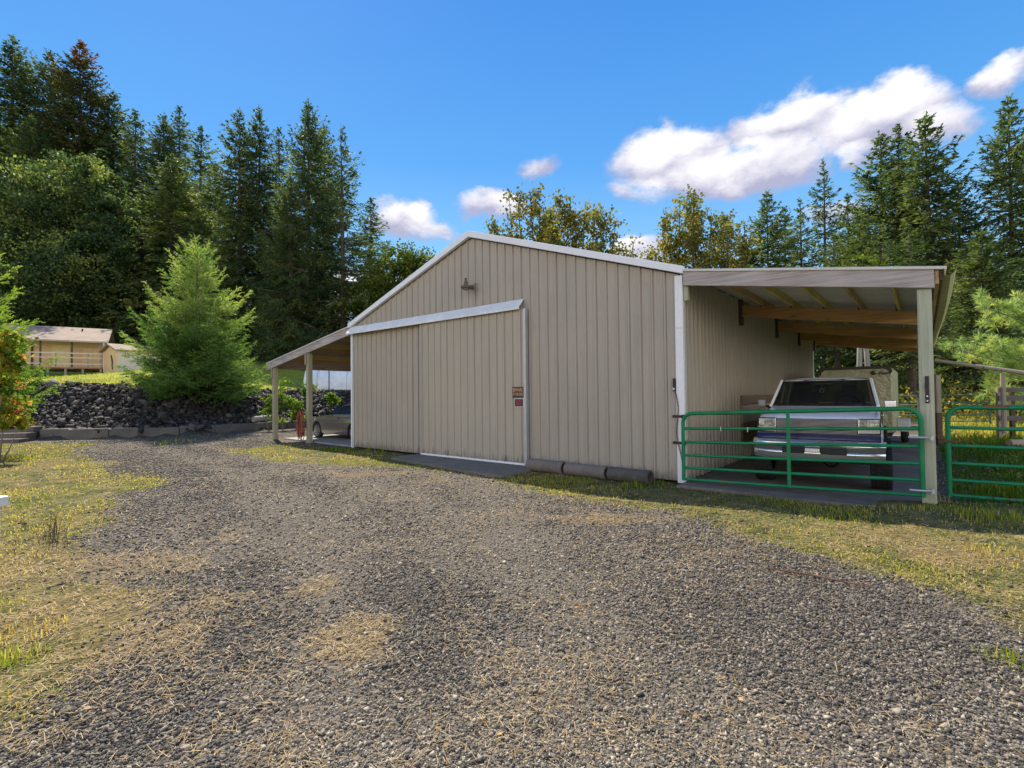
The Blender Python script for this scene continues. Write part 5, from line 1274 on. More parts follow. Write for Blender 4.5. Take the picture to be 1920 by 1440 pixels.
def build_straw():
    x, y, r = polar(150000, 1.7, 14)
    veg, dry = veg_masks(x, y)
    br = hnoise(x, y, .30, 34) * .6 + hnoise(x, y, .11, 35) * .4
    p = np.clip((.50 * dry + .25 * veg) * sstep(.25, .7, br) + .22 * sstep(.40, .75, hnoise(x, y, .9, 33)) * sstep(.3, .6, br) + 0.03, 0, 1)
    keep = (RNG.uniform(0, 1, len(x)) < p) & clear_of_slabs(x, y) & (wall_dist(x, y) < -.1)
    x, y, r = x[keep], y[keep], r[keep]; n = len(x)
    a = RNG.uniform(0, 2 * PI, n); L = RNG.uniform(.02, .075, n) * (0.8 + .06 * r); w = .0009 + .0005 * r
    z = terrain(x, y) + RNG.uniform(.006, .028, n)
    dx, dy = np.cos(a), np.sin(a); tilt = RNG.normal(0, .16, n)
    V = np.zeros((n, 4, 3))
    V[:, 0] = np.stack([x - dx * L / 2 - dy * w / 2, y - dy * L / 2 + dx * w / 2, z - tilt * L / 2], -1)
    V[:, 1] = np.stack([x - dx * L / 2 + dy * w / 2, y - dy * L / 2 - dx * w / 2, z - tilt * L / 2], -1)
    V[:, 2] = np.stack([x + dx * L / 2 + dy * w / 2, y + dy * L / 2 - dx * w / 2, z + tilt * L / 2 + .003], -1)
    V[:, 3] = np.stack([x + dx * L / 2 - dy * w / 2, y + dy * L / 2 + dx * w / 2, z + tilt * L / 2 + .003], -1)
    t = NT('straw'); t.set(t.ramp(t.attr('tint'), [(0, (.13, .08, .035)), (.5, (.33, .225, .10)), (1, (.52, .40, .21))]), 0.7, 0, .2)
    o = np_mesh('straw', V.reshape(-1, 3), np.arange(4 * n), 4, t.m, {'tint': np.repeat(RNG.uniform(0, 1, n), 4)})
    o['kind'] = 'stuff'
build_straw()

# ------------------------------------------------------------------ trees
def rotm(a, axis, v): return Matrix.Rotation(a, 3, axis) @ v
def cards(C, D, Nn, Ln, Wd):
    """diamond leaves: centre, direction, normal, length, width -> V, loops"""
    D = D / np.linalg.norm(D, axis=1, keepdims=True)
    S = np.cross(D, Nn); S /= np.linalg.norm(S, axis=1, keepdims=True) + 1e-9
    n = len(C); V = np.zeros((n, 4, 3))
    V[:, 0] = C - D * (Ln / 2)[:, None]; V[:, 2] = C + D * (Ln / 2)[:, None]
    V[:, 1] = C + S * (Wd / 2)[:, None] - D * (Ln * .08)[:, None]; V[:, 3] = C - S * (Wd / 2)[:, None] - D * (Ln * .08)[:, None]
    return V.reshape(-1, 3)
def trunk_mesh(name, H, r0, rng, mat, bare=None, bend=0.15, stubs=None):
    mb = MB(); n = 14; pts = []; rs = []
    for i in range(n + 1):
        t = i / n; pts.append((bend * math.sin(t * 3 + 1) * t, bend * math.cos(t * 2.3) * t, -0.6 + (H + .6) * t)); rs.append(r0 * (1 - t) ** 0.9 + 0.015 + (0.35 * r0 if i == 0 else 0))
    mb.tube(pts, rs, 8)
    for (p, q, r) in (stubs or []): mb.tube([p, ((p[0] + q[0]) / 2, (p[1] + q[1]) / 2, (p[2] + q[2]) / 2 + .05), q], [r, r * .7, r * .25], 5)
    me = bpy.data.meshes.new(name); me.from_pydata(mb.v, [], mb.f); me.materials.append(mat)
    me.polygons.foreach_set('use_smooth', [True] * len(me.polygons)); return me
BARK = mottled('fir_bark', (0.085, 0.065, 0.052), 0.4, 3, 0.95, bump=0.6, bscale=8)
BARK_GREY = mottled('grey_bark', (0.20, 0.18, 0.16), 0.35, 4, 0.9, bump=0.4, bscale=8)
BARK_PALE = mottled('pale_bark', (0.26, 0.245, 0.225), 0.3, 3, 0.9, bump=0.3, bscale=8)
FIR = leaf_mat('fir_needles', [(0.0, (.028, .050, .026)), (.40, (.075, .110, .050)), (.68, (.165, .20, .078)), (1.0, (.32, .32, .12))], 0.42, 0.3, 0.5)
FIR_LIT = leaf_mat('light_fir_needles', [(0.0, (.055, .092, .040)), (.5, (.14, .185, .066)), (1.0, (.30, .30, .105))], 0.28, 0.3, 0.5)
FIR_RED = leaf_mat('reddish_fir_needles', [(0.0, (.028, .046, .020)), (.48, (.085, .10, .038)), (.72, (.16, .075, .03)), (1.0, (.27, .095, .035))], 0.22, 0.3, 0.5)

def fir_meshes(seed, H, R, mat, clear=0.12, dens=1.0, droop=0.35, gap=0.6, L0=0.35, W0=0.115, shape=0.8, redtop=False, sparse=0.0):
    rng = np.random.default_rng(seed); C = []; D = []; Nn = []; Ln = []; T = []; stubs = []
    z = H * clear; ph = rng.uniform(0, 6)
    lop = rng.uniform(0, 2 * PI)
    while z < H - 0.3:
        t = (z - H * clear) / (H * (1 - clear))
        Lb = R * (1 - t) ** shape * (0.55 + .45 * min(1, t / .18 + .3)) * (.45 + .55 * min(1, (1 - t) / .16)) + 0.18
        nb = int(rng.integers(4, 7))
        for b in range(nb):
            if rng.uniform() < sparse: continue
            az = ph + 2 * PI * b / nb + rng.normal(0, .25)
            L = Lb * rng.uniform(.55, 1.18) * (1 + .14 * math.cos(az - lop))
            el = (-0.28 + 0.95 * t ** 1.4) + rng.normal(0, .10)
            d0 = np.array([math.cos(az) * math.cos(el), math.sin(az) * math.cos(el), math.sin(el)])
            z0 = z + rng.normal(0, gap * .25)
            side = np.array([-math.sin(az), math.cos(az), 0])
            bt = rng.normal(0.42, .16)
            m = max(3, int(L / 0.19 * dens)); s = np.sort(rng.uniform(.10, 1.0, m))
            dz = -droop * L * .5 * np.sin(s * PI * .9) + .10 * L * s ** 3 - .05 * L * s
            P = np.array([0, 0, z0]) + d0 * (s * L)[:, None]; P[:, 2] += dz
            e = P[-1]
            if L > 0.8: stubs.append(((0, 0, z0), (e[0] * .8, e[1] * .8, e[2] * 1.0 + (z0 - e[2]) * .25), 0.012 + .014 * L))
            tw = (.36 * L * (1 - s) ** .8 + .16) * rng.uniform(.6, 1.2, m)
            for sd in (-1, 1):
                ang = rng.uniform(.55, 1.05, m)
                td = d0[None] * np.cos(ang)[:, None] + side[None] * (sd * np.sin(ang))[:, None]; td[:, 2] -= rng.uniform(.05, .55, m)
                k = np.maximum(1, np.round(tw / (L0 * .80)).astype(int))
                for j in range(int(k.max())):
                    sel = k > j; q = int(sel.sum())
                    f = (j + .55) / k[sel]
                    cc = P[sel] + td[sel] * (f * tw[sel])[:, None] + rng.normal(0, .035, (q, 3)); cc[:, 2] -= .12 * tw[sel] * f ** 2
                    dd = td[sel] + rng.normal(0, .28, (q, 3))
                    nn = np.array([0, 0, 1.0])[None] + rng.normal(0, .55, (q, 3))
                    C.append(cc); D.append(dd); Nn.append(nn); Ln.append(rng.uniform(.7, 1.25, q) * L0)
                    T.append(np.clip(bt + rng.normal(0, .13, q) + .12 * (f > .8), 0, 1))
            q = m
            C.append(P + rng.normal(0, .03, (q, 3))); D.append(np.repeat(d0[None], q, 0) + rng.normal(0, .3, (q, 3))); Nn.append(np.array([0, 0, 1.0])[None] + rng.normal(0, .6, (q, 3)))
            Ln.append(rng.uniform(.7, 1.1, q) * L0); T.append(np.clip(bt + rng.normal(0, .12, q), 0, 1))
        ph += 2.4; z += gap * rng.uniform(.7, 1.25) * (1 - .35 * t)
    q = 14
    C.append(np.stack([rng.normal(0, .05, q), rng.normal(0, .05, q), H - .9 + np.linspace(0, 1.0, q)], -1)); D.append(np.array([0, 0, 1.0])[None] + rng.normal(0, .45, (q, 3)))
    Nn.append(rng.normal(0, 1, (q, 3))); Ln.append(np.full(q, L0 * .8)); T.append(np.full(q, .5))
    C = np.concatenate(C); D = np.concatenate(D); Nn = np.concatenate(Nn); Ln = np.concatenate(Ln); T = np.concatenate(T)
    if redtop: T = np.where(C[:, 2] > H * .86, np.clip(T + .42 * sstep(H * .86, H * .97, C[:, 2]), 0, 1), np.clip(T, 0, .52))
    W = Ln * (W0 / L0) * rng.uniform(.75, 1.25, len(Ln))
    V = cards(C, D, Nn, Ln, W)
    crown = np_mesh('crown', V, np.arange(len(V)), 4, mat, {'tint': np.repeat(T, 4)}, parent=False)
    tr = trunk_mesh('trunk', H * .985, 0.013 * H + .02, rng, BARK, bend=.12, stubs=stubs[::3])
    return crown, tr, H, R
def place_tree(name, label, cat, meshes, x, y, z, sz, sxy, rz, group=None):
    crown, tr = meshes[:2]
    t = thing(name, label, cat, (x, y, z), rz, group); t.scale = (sxy, sxy, sz)
    link('trunk', tr, t); link('crown', crown, t); return t

FV = {
    'a': fir_meshes(1, 27, 7.0, FIR, 0.10, 1.45, .40, .52, shape=.62),
    'b': fir_meshes(2, 27, 6.4, FIR, 0.14, 1.4, .30, .55, shape=.68),
    'c': fir_meshes(3, 25, 7.6, FIR, 0.08, 1.45, .50, .54, shape=.6),
    'd': fir_meshes(4, 26, 5.6, FIR, 0.2, 1.2, .30, .62, sparse=.16, shape=.66),
    'e': fir_meshes(5, 20, 6.0, FIR_LIT, 0.04, 1.4, .45, .46, shape=.64),
    'r': fir_meshes(6, 30, 8.4, FIR_RED, 0.12, 1.4, .40, .58, shape=.6, redtop=True),
    's': fir_meshes(8, 22, 6.8, FIR, 0.03, 1.0, .15, .72, sparse=.1, shape=.82),
    'w': fir_meshes(9, 24, 4.8, FIR_LIT, 0.35, .9, .30, .62, sparse=.15),
}
# (variant, u of the top, v of the top, distance, width factor, spin, label)
FIRS = [
    ('b', -70, 40, 57, 1.1, 0.3, 'tall dark fir at the far upper left, mostly cut off'),
    ('a', 25, 66, 60, 1.2, 1.1, 'tall dark fir standing left of the reddish topped fir'),
    ('c', 95, 96, 64, 1.1, 3.0, 'broad dark fir behind the round maple, between two taller tops'),
    ('r', 152, 76, 61, 1.15, 0.0, 'tallest fir with a reddish brown top, upper left'),
    ('b', 213, 170, 63, 1.15, 2.0, 'fir on the falling skyline just right of the red topped fir'),
    ('d', 253, 207, 58, 1.0, 4.0, 'slim fir above the right shoulder of the round maple'),
    ('a', 308, 212, 62, .95, 5.2, 'left one of two close fir tops behind the pale green fir'),
    ('d', 337, 200, 65, 1.0, 0.7, 'right one of two close fir tops behind the pale green fir'),
    ('d', 376, 238, 60, 1.0, 2.2, 'short slim fir in the dip of the left skyline'),
    ('e', 322, 290, 47, 1.1, 2.6, 'pale green broad fir in front of the dark woods, right of the maple'),
    ('e', 404, 305, 52, .8, 5.0, 'yellowish green fir left of the dark central pair'),
    ('b', 449, 203, 51, .95, 1.6, 'left fir of the dark central pair with pointed tops'),
    ('a', 486, 198, 53, .85, 3.6, 'right fir of the dark central pair with pointed tops'),
    ('d', 524, 240, 55, .9, 0.2, 'thin fir filling the gap right of the dark central pair'),
    ('c', 578, 191, 48, .82, 4.4, 'dark fir with the highest point left of the barn gable'),
    ('b', 607, 232, 56, .85, 2.9, 'fir half hidden behind the tall one left of the barn'),
    ('s', 641, 236, 45, .95, 5.6, 'open branched fir nearest to the barn gable on the left'),
    ('d', 695, 372, 52, .9, 1.3, 'low ragged fir beside the open branched fir'),
    ('a', 60, 215, 50, .9, 3.8, 'dark fir at the left behind the young spruce and the cabin'),
    ('c', 545, 330, 43, .62, 1.9, 'shorter dark fir in front of the trunks left of the lean-to'),
    ('e', 1437, 356, 48, .75, 0.4, 'pointed fir just right of the yellowing cottonwood'),
    ('d', 1470, 388, 54, .8, 2.3, 'small fir tucked against the pointed fir right of the cottonwood'),
    ('s', 1500, 372, 50, .8, 3.3, 'drooping fir left of the spire shaped fir above the carport'),
    ('s', 1543, 298, 46, .72, 1.0, 'spire shaped dark fir standing alone above the carport roof'),
    ('d', 1590, 365, 52, .9, 4.1, 'thin fir between the spire shaped fir and the tall trio'),
    ('e', 1612, 398, 35, .72, 5.5, 'light green low fir directly above the carport beam'),
    ('b', 1649, 247, 46, .95, 2.7, 'left fir of the tall trio at the right'),
    ('d', 1682, 236, 50, 1.0, 0.9, 'thin middle fir of the tall trio at the right'),
    ('e', 1736, 211, 42, .95, 3.9, 'broad tallest fir of the trio at the right'),
    ('c', 1795, 335, 47, .75, 1.4, 'lower dark fir in the gap before the right edge'),
    ('e', 1889, 177, 39, .78, 0.1, 'very tall fir near the right edge'),
    ('b', 1965, 220, 44, 1.0, 2.0, 'fir cut off by the right edge of the picture'),
    ('e', 1840, 430, 33, .72, 4.8, 'low bushy fir under the very tall one near the right edge'),
    ('w', 1655, 420, 31, .9, 3.1, 'bare stemmed fir seen under the carport behind the trailer'),
    ('w', 1705, 440, 29, .85, 1.2, 'bare stemmed fir seen just left of the gate post'),
    ('w', 1565, 440, 34, .9, 5.1, 'bare stemmed fir seen above the pickup through the carport'),
]
def plant_firs():
    for i, (k, u, v, Y, wf, rz, lab) in enumerate(FIRS):
        far = 1.35 if u < 430 else 1.0
        Y = Y * far; wf = wf * far * (1.22 if 1400 < u and k != 'w' else 1.0)
        p = dp(u, v, Y); z0 = tz(p[0], Y) - 0.1; m = FV[k]; sz = (p[2] - z0) / m[2]
        g = 'firs of the left woods' if u < 720 else 'firs behind the barn and carport'
        place_tree('fir_tree', lab, 'fir tree', m, p[0], Y, z0, sz, wf * (0.75 + .25 * min(sz, 1.2)), rz, g)
plant_firs()

def leafy(seed, blobs, n, leaf, mat, stems, bark, asp=.7, name='crown', shell=.55, flutter=1.0, per=34, cv=.2, cl=(.10, .26)):
    """broadleaf crown: leaves in clumps scattered through the volume of several ellipsoids (centre, radii, weight)"""
    rng = np.random.default_rng(seed); C = []; T = []
    tot = sum(b[2] for b in blobs)
    for (c, r, w) in blobs:
        k = max(6, int(n * w / tot / per))
        d = rng.normal(0, 1, (k, 3)); d /= np.linalg.norm(d, axis=1, keepdims=True)
        rad = rng.uniform(0, 1, k) ** shell
        cc = np.array(c) + d * rad[:, None] * np.array(r)
        ct = rng.normal(.5, cv, k)
        cs = np.array(r).mean() * rng.uniform(cl[0], cl[1], k)
        q = per
        pts = cc[:, None] + rng.normal(0, 1, (k, q, 3)) * (cs[:, None, None]) * np.array([1, 1, .62])
        C.append(pts.reshape(-1, 3)); T.append(np.clip(ct[:, None] + rng.normal(0, .13, (k, q)), 0, 1).reshape(-1))
    C = np.concatenate(C); T = np.concatenate(T); m = len(C)
    D = rng.normal(0, 1, (m, 3)); D[:, 2] -= .4; N_ = rng.normal(0, 1, (m, 3)) * flutter; N_[:, 2] += .8
    L = leaf * rng.uniform(.65, 1.3, m)
    V = cards(C, D, N_, L, L * asp)
    crown = np_mesh(name, V, np.arange(len(V)), 4, mat, {'tint': np.repeat(T, 4)}, parent=False)
    mb = MB()
    for pts, r in stems: mb.tube(pts, [r * (1 - .8 * i / (len(pts) - 1)) for i in range(len(pts))], 8)
    tr = bpy.data.meshes.new('trunk'); tr.from_pydata(mb.v, [], mb.f); tr.materials.append(bark)
    tr.polygons.foreach_set('use_smooth', [True] * len(tr.polygons))
    return crown, tr
def limb_set(rng, H, spread, n, r, z0=.25, lift=.6):
    st = [([(0, 0, -.5), (.05, 0, H * .3), (-.05, .1, H * .65), (0, 0, H * .95)], r)]
    for i in range(n):
        a = rng.uniform(0, 2 * PI); z = H * rng.uniform(z0, .7); L = spread * rng.uniform(.6, 1)
        st.append(([(0, 0, z), (math.cos(a) * L * .4, math.sin(a) * L * .4, z + lift * L * .5), (math.cos(a) * L, math.sin(a) * L, z + lift * L)], r * .42))
    return st
def plant_broadleaf():
    rng = np.random.default_rng(42)
    maple = leaf_mat('maple_leaves', [(0.0, (.030, .058, .030)), (.42, (.072, .115, .052)), (.74, (.135, .18, .068)), (1.0, (.33, .35, .09))], .40, .35, .4)
    Y = 61; s = Y / F
    c = dp(120, 470, Y); z0 = tz(c[0], Y)
    def B(u, v, ru, rv, dy=0.0, w=1.0):
        q = dp(u, v, Y); return ((q[0] - c[0], dy, q[2] - z0), (ru * s, ru * s * .9, rv * s), w * ru * rv / 9000)
    B_ = B
    bl = [B(120, 400, 105, 85), B(165, 360, 70, 60, -1), B(60, 430, 90, 90, .5), B(215, 420, 45, 70, -1), B(120, 520, 130, 70, -1), B(200, 500, 70, 60, -1.5), B(-20, 480, 80, 110, 0), B(-60, 400, 70, 70), B(60, 345, 60, 45, .8), B(225, 470, 40, 50, -2), B(60, 580, 120, 45, 1.0, .8), B(190, 570, 80, 40, .5, .8), B(110, 610, 110, 30, 1.5, .7), B(215, 610, 60, 30, 1.5, .5), B(10, 600, 60, 40, 1.5, .6)]
    cr, tr = leafy(10, bl, 100000, .33, maple, limb_set(rng, 12, 3.5, 6, .35), BARK, .75, shell=.26, per=110, cv=.30, cl=(.07, .17))
    place_tree('maple_tree', 'big round dark green maple behind the cabin at the left', 'maple tree', (cr, tr), c[0], Y, z0, 1, 1, 0)
    # green broadleaf beside the gable
    hz = leaf_mat('alder_leaves', [(0.0, (.035, .06, .014)), (.5, (.085, .12, .022)), (1.0, (.20, .21, .04))], .4, .3, .45)
    Y = 44; c = dp(760, 560, Y); z0 = tz(c[0], Y); s = Y / F
    bl = [B(745, 505, 45, 50), B(780, 490, 40, 35), B(715, 540, 50, 60), B(790, 540, 40, 50), B(740, 580, 70, 50), B(800, 500, 22, 22), B(680, 570, 45, 50)]
    cr, tr = leafy(11, bl, 15000, .26, hz, limb_set(rng, 6, 3, 6, .2), BARK_GREY, .7, shell=.5)
    place_tree('alder_tree', 'yellow green broadleaf tree just left of the barn gable', 'alder tree', (cr, tr), c[0], Y, z0, 1, 1, 0)
    # cottonwoods with upswept sprays
    cot = leaf_mat('cottonwood_leaves', [(0.0, (.08, .09, .022)), (.4, (.17, .17, .038)), (.75, (.29, .25, .055)), (1.0, (.40, .27, .05))], .35, .3, .45)
    def cottonwood(seed, label, tops, Y, vbase, n, lean=0.0):
        rng = np.random.default_rng(seed); s = Y / F
        cu = sum(t[0] for t in tops) / len(tops); b = dp(cu, 600, Y); z0 = tz(b[0], Y)
        C = []; T = []; stems = [([(0, 0, -.5), (.1, 0, 3), (0, 0, 5)], .38)]
        for (u, v, w) in tops:
            q = dp(u, v + (24 if lean else 26), Y); tip = np.array([q[0] - b[0], rng.normal(0, 1.4), q[2] - z0]); base = np.array([tip[0] * .25 + rng.normal(0, .3), tip[1] * .3, 4.0])
            mid = base * .45 + tip * .55 + np.array([tip[0] * .22 - lean * .4, 0, .2])
            stems.append(([tuple(base), tuple(base * .5 + mid * .5), tuple(mid), tuple(mid * .4 + tip * .6), tuple(tip)], .11))
            nb = int(34 * w)
            for k in range(nb):
                t = rng.uniform(.22, 1.0); p = base * (1 - t) ** 2 + 2 * mid * t * (1 - t) + tip * t * t
                a = rng.uniform(0, 2 * PI); L = (2.9 * (1.15 - t) + .45) * rng.uniform(.5, 1.1)
                e = p + np.array([math.cos(a) * L * .75 + lean * L * .3, math.sin(a) * L * .75, L * rng.uniform(.25, .85)])
                stems.append(([tuple(p), tuple(p * .5 + e * .5), tuple(e)], .03))
                m = int(1.6 * n * (.6 + .4 * L)); f = rng.uniform(.15, 1.05, m)
                C.append(p + (e - p) * f[:, None] + rng.normal(0, .24, (m, 3))); T.append(np.clip(rng.normal(.48, .16) - .0 * t + rng.normal(0, .16, m), 0, 1))
        C = np.concatenate(C); T = np.concatenate(T); m = len(C); D = rng.normal(0, 1, (m, 3)); D[:, 2] -= .3
        L = rng.uniform(.18, .34, m); V = cards(C, D, rng.normal(0, 1, (m, 3)), L, L * .75)
        cr = np_mesh('crown', V, np.arange(len(V)), 4, cot, {'tint': np.repeat(T, 4)}, parent=False)
        mb = MB()
        for pts, r in stems: mb.tube(pts, [r * (1 - .8 * i / (len(pts) - 1)) for i in range(len(pts))], 6)
        tr = bpy.data.meshes.new('trunk'); tr.from_pydata(mb.v, [], mb.f); tr.materials.append(BARK)
        place_tree('cottonwood_tree', label, 'cottonwood tree', (cr, tr), b[0], Y, z0, 1, 1, 0)
    cottonwood(20, 'wide windswept cottonwood rising directly behind the barn roof', [(970, 345, 1), (955, 360, .7), (992, 347, 1), (1022, 350, 1.1), (1036, 350, .9), (1050, 356, 1.1), (1068, 356, 1.1), (1092, 375, .9), (1118, 372, .9), (1130, 385, .9), (1148, 402, .9), (1175, 415, .8), (1185, 432, .6), (1010, 380, .9), (930, 405, .6), (918, 412, .6), (950, 430, .6), (1080, 400, 1), (1160, 450, .8), (1110, 430, .9), (1040, 410, 1)], 40, 470, 16, .5)
    cottonwood(21, 'upright yellowing cottonwood right of the windswept one, two main spires', [(1296, 335, 1.1), (1286, 348, .9), (1270, 355, .8), (1318, 360, .9), (1334, 372, .7), (1374, 360, .9), (1368, 378, .9), (1250, 385, .8), (1236, 400, .8), (1388, 395, .7), (1225, 440, .7), (1345, 420, .9), (1260, 430, .9), (1300, 400, 1), (1330, 450, .9), (1392, 415, .6), (1215, 465, .6)], 42, 480, 17, 0)
    # pale small tree between cottonwood and the pointed fir
    Y = 50; c = dp(1395, 480, Y); z0 = tz(c[0], Y); s = Y / F
    bl = [B(1393, 465, 16, 22), B(1405, 490, 25, 22), B(1380, 500, 20, 20)]
    cr, tr = leafy(12, bl, 2600, .26, hz, limb_set(rng, 9, 2, 5, .2), BARK_GREY, .7)
    place_tree('alder_tree', 'small thin leaved tree between the cottonwood and the pointed fir', 'alder tree', (cr, tr), c[0], Y, z0, 1, 1, 0)
    # two pale leaning trunks seen through the carport
    for u, v, du, lab in ((1610, 640, 8, 'left one of two pale leaning trunks behind the trailer'), (1632, 640, -12, 'right one of two pale leaning trunks behind the trailer')):
        b = dp(u, 740, 26.0); z0 = tz(b[0], 26.0)
        mb = MB().tube([(0, 0, -.3), (du * .01, 0, 3), (du * .03, 0, 7)], [.14, .12, .08], 8)
        tr = bpy.data.meshes.new('trunk'); tr.from_pydata(mb.v, [], mb.f); tr.materials.append(BARK_PALE); tr.polygons.foreach_set('use_smooth', [True] * len(tr.polygons))
        cr, _ = leafy(int(u), [((du * .03, 0, 7.2), (1.2, 1.2, 1.4), 1)], 1800, .22, hz, [], BARK_GREY)
        place_tree('birch_tree', lab, 'birch tree', (cr, tr), b[0], 26.0, z0, 1, 1, 0, 'pale trunks behind the trailer')
plant_broadleaf()

# ------------------------------------------------------------------ near conifers made of needles
def shoots_to_needles(S0, SD, SL, ST, rng, k, nl, nw, spread):
    n = len(S0); SD = SD / np.linalg.norm(SD, axis=1, keepdims=True)
    a = np.cross(SD, np.array([.3, .2, 1.0])); a /= np.linalg.norm(a, axis=1, keepdims=True); b = np.cross(SD, a)
    f = (np.arange(k)[None] + rng.uniform(0, 1, (n, k))) / k
    ph = rng.uniform(0, 2 * PI, (n, k))
    rad = a[:, None] * np.cos(ph)[..., None] + b[:, None] * np.sin(ph)[..., None]
    base = S0[:, None] + SD[:, None] * (f * SL[:, None])[..., None]
    d = SD[:, None] * (.75 - .0 * f)[..., None] + rad * spread
    d /= np.linalg.norm(d, axis=-1, keepdims=True)
    L = nl * rng.uniform(.7, 1.2, (n, k)) * (1 - .25 * f)
    C = base + d * (L / 2)[..., None]
    T = np.clip(ST[:, None] + rng.normal(0, .10, (n, k)), 0, 1)
    return cards(C.reshape(-1, 3), d.reshape(-1, 3), rng.normal(0, 1, (n * k, 3)), L.reshape(-1), np.full(n * k, nw)), T.reshape(-1)
SPRUCE = leaf_mat('spruce_needles', [(0.0, (.045, .11, .028)), (.45, (.115, .21, .05)), (.75, (.24, .33, .085)), (1.0, (.44, .46, .16))], .42, .35, .45)
def spruce(seed, H, Rr, label, x, y, z, rz, open_top=.55, k=10, cones=True, clear=.07, mat=None, nl=.095, nw=.027, name='spruce_tree'):
    rng = np.random.default_rng(seed); S0 = []; SD = []; SL = []; ST = []; mb = MB()
    mb.tube([(0, 0, -.4), (.02, 0, H * .4), (-.02, .02, H * .75), (0, 0, H)], [.018 * H + .02, .012 * H + .015, .006 * H + .01, .008], 9)
    z_ = H * clear; ph = 0.0
    while z_ < H * .97:
        t = z_ / H; Lb = 1.08 * Rr * ((1 - t) ** .62) * (.62 + .38 * min(1, t / .12)) + .12
        nb = int(6 + 4 * (1 - t)) if t < open_top else 5
        for b in range(nb):
            az = ph + 2 * PI * b / nb + rng.normal(0, .2); L = Lb * rng.uniform(.58, 1.16)
            el = -.12 + 1.0 * t ** 1.3 + rng.normal(0, .08)
            d0 = np.array([math.cos(az) * math.cos(el), math.sin(az) * math.cos(el), math.sin(el)]); sd = np.array([-math.sin(az), math.cos(az), 0])
            P = lambda s: np.array([0, 0, z_]) + d0 * (s * L) + np.array([0, 0, -.16 * L * math.sin(s * 2.6) + .20 * L * s ** 2.5])
            mb.tube([tuple(P(q)) for q in (0, .33, .66, 1)], [.006 + .008 * L, .005 + .005 * L, .004 + .003 * L, .003], 5)
            bt = rng.normal(.42, .13) + .22 * (t > .45)
            m = max(4, int(L / .105))
            for j in range(m):
                s = .12 + .88 * (j + rng.uniform(0, 1)) / m; p = P(min(s, 1)); tl = (.40 * L * (1 - s) ** .75 + .17) * rng.uniform(.7, 1.15)
                for q in (-1, 1):
                    an = rng.uniform(.6, 1.0); td = d0 * math.cos(an) + sd * (q * math.sin(an)) + np.array([0, 0, rng.uniform(-.30, .22)])
                    kk = max(1, int(tl / .20))
                    for i in range(kk):
                        pp = p + td * (tl * i / kk)
                        S0.append(pp); SD.append(td + rng.normal(0, .15, 3)); SL.append(.25 * rng.uniform(.8, 1.2)); ST.append(bt + .10 * (i == kk - 1) + rng.normal(0, .07))
                        if i and rng.uniform() < .8:
                            S0.append(pp); SD.append(td * .6 + d0 * .6 + rng.normal(0, .3, 3)); SL.append(.15 * rng.uniform(.8, 1.3)); ST.append(bt + rng.normal(0, .08))
            for i in range(3): S0.append(P(.8 + .08 * i)); SD.append(d0 + np.array([0, 0, .25]) + rng.normal(0, .12, 3)); SL.append(.24); ST.append(bt + .2)
        ph += 2.4; z_ += (.16 + .14 * t) * H / 6.4 * rng.uniform(.8, 1.2)
    for i in range(7): S0.append(np.array([0, 0, H - .7 + i * .11])); SD.append(np.array([rng.normal(0, .5), rng.normal(0, .5), 1.0])); SL.append(.3); ST.append(.75)
    S0 = np.array(S0); SD = np.array(SD); SL = np.array(SL); ST = np.clip(np.array(ST), 0, 1)
    V, T = shoots_to_needles(S0, SD, SL, ST, rng, k, nl, nw, .50)
    tree = thing(name, label, 'spruce tree', (x, y, z), rz)
    me = bpy.data.meshes.new('trunk'); me.from_pydata(mb.v, [], mb.f); me.materials.append(BARK); link('trunk', me, tree)
    np_mesh('crown', V, np.arange(len(V)), 4, mat or SPRUCE, {'tint': np.repeat(T, 4)}, parent=tree)
    if cones:                                          # tan cones hanging in the upper crown
        sel = [i for i in range(len(S0)) if H * .50 < S0[i][2] < H * .88 and rng.uniform() < .075]
        cb = MB()
        for i in sel:
            p = S0[i] + SD[i] * .03; cb.lathe([(0.0, 0), (.018, -.015), (.020, -.05), (.010, -.085), (0, -.09)], (p[0], p[1], p[2] - .02), 'z', 6)
        cb.build('cones', mottled('cone_tan', (0.36, 0.22, 0.09), .3, 20, .8), tree)['kind'] = 'stuff'
    return tree
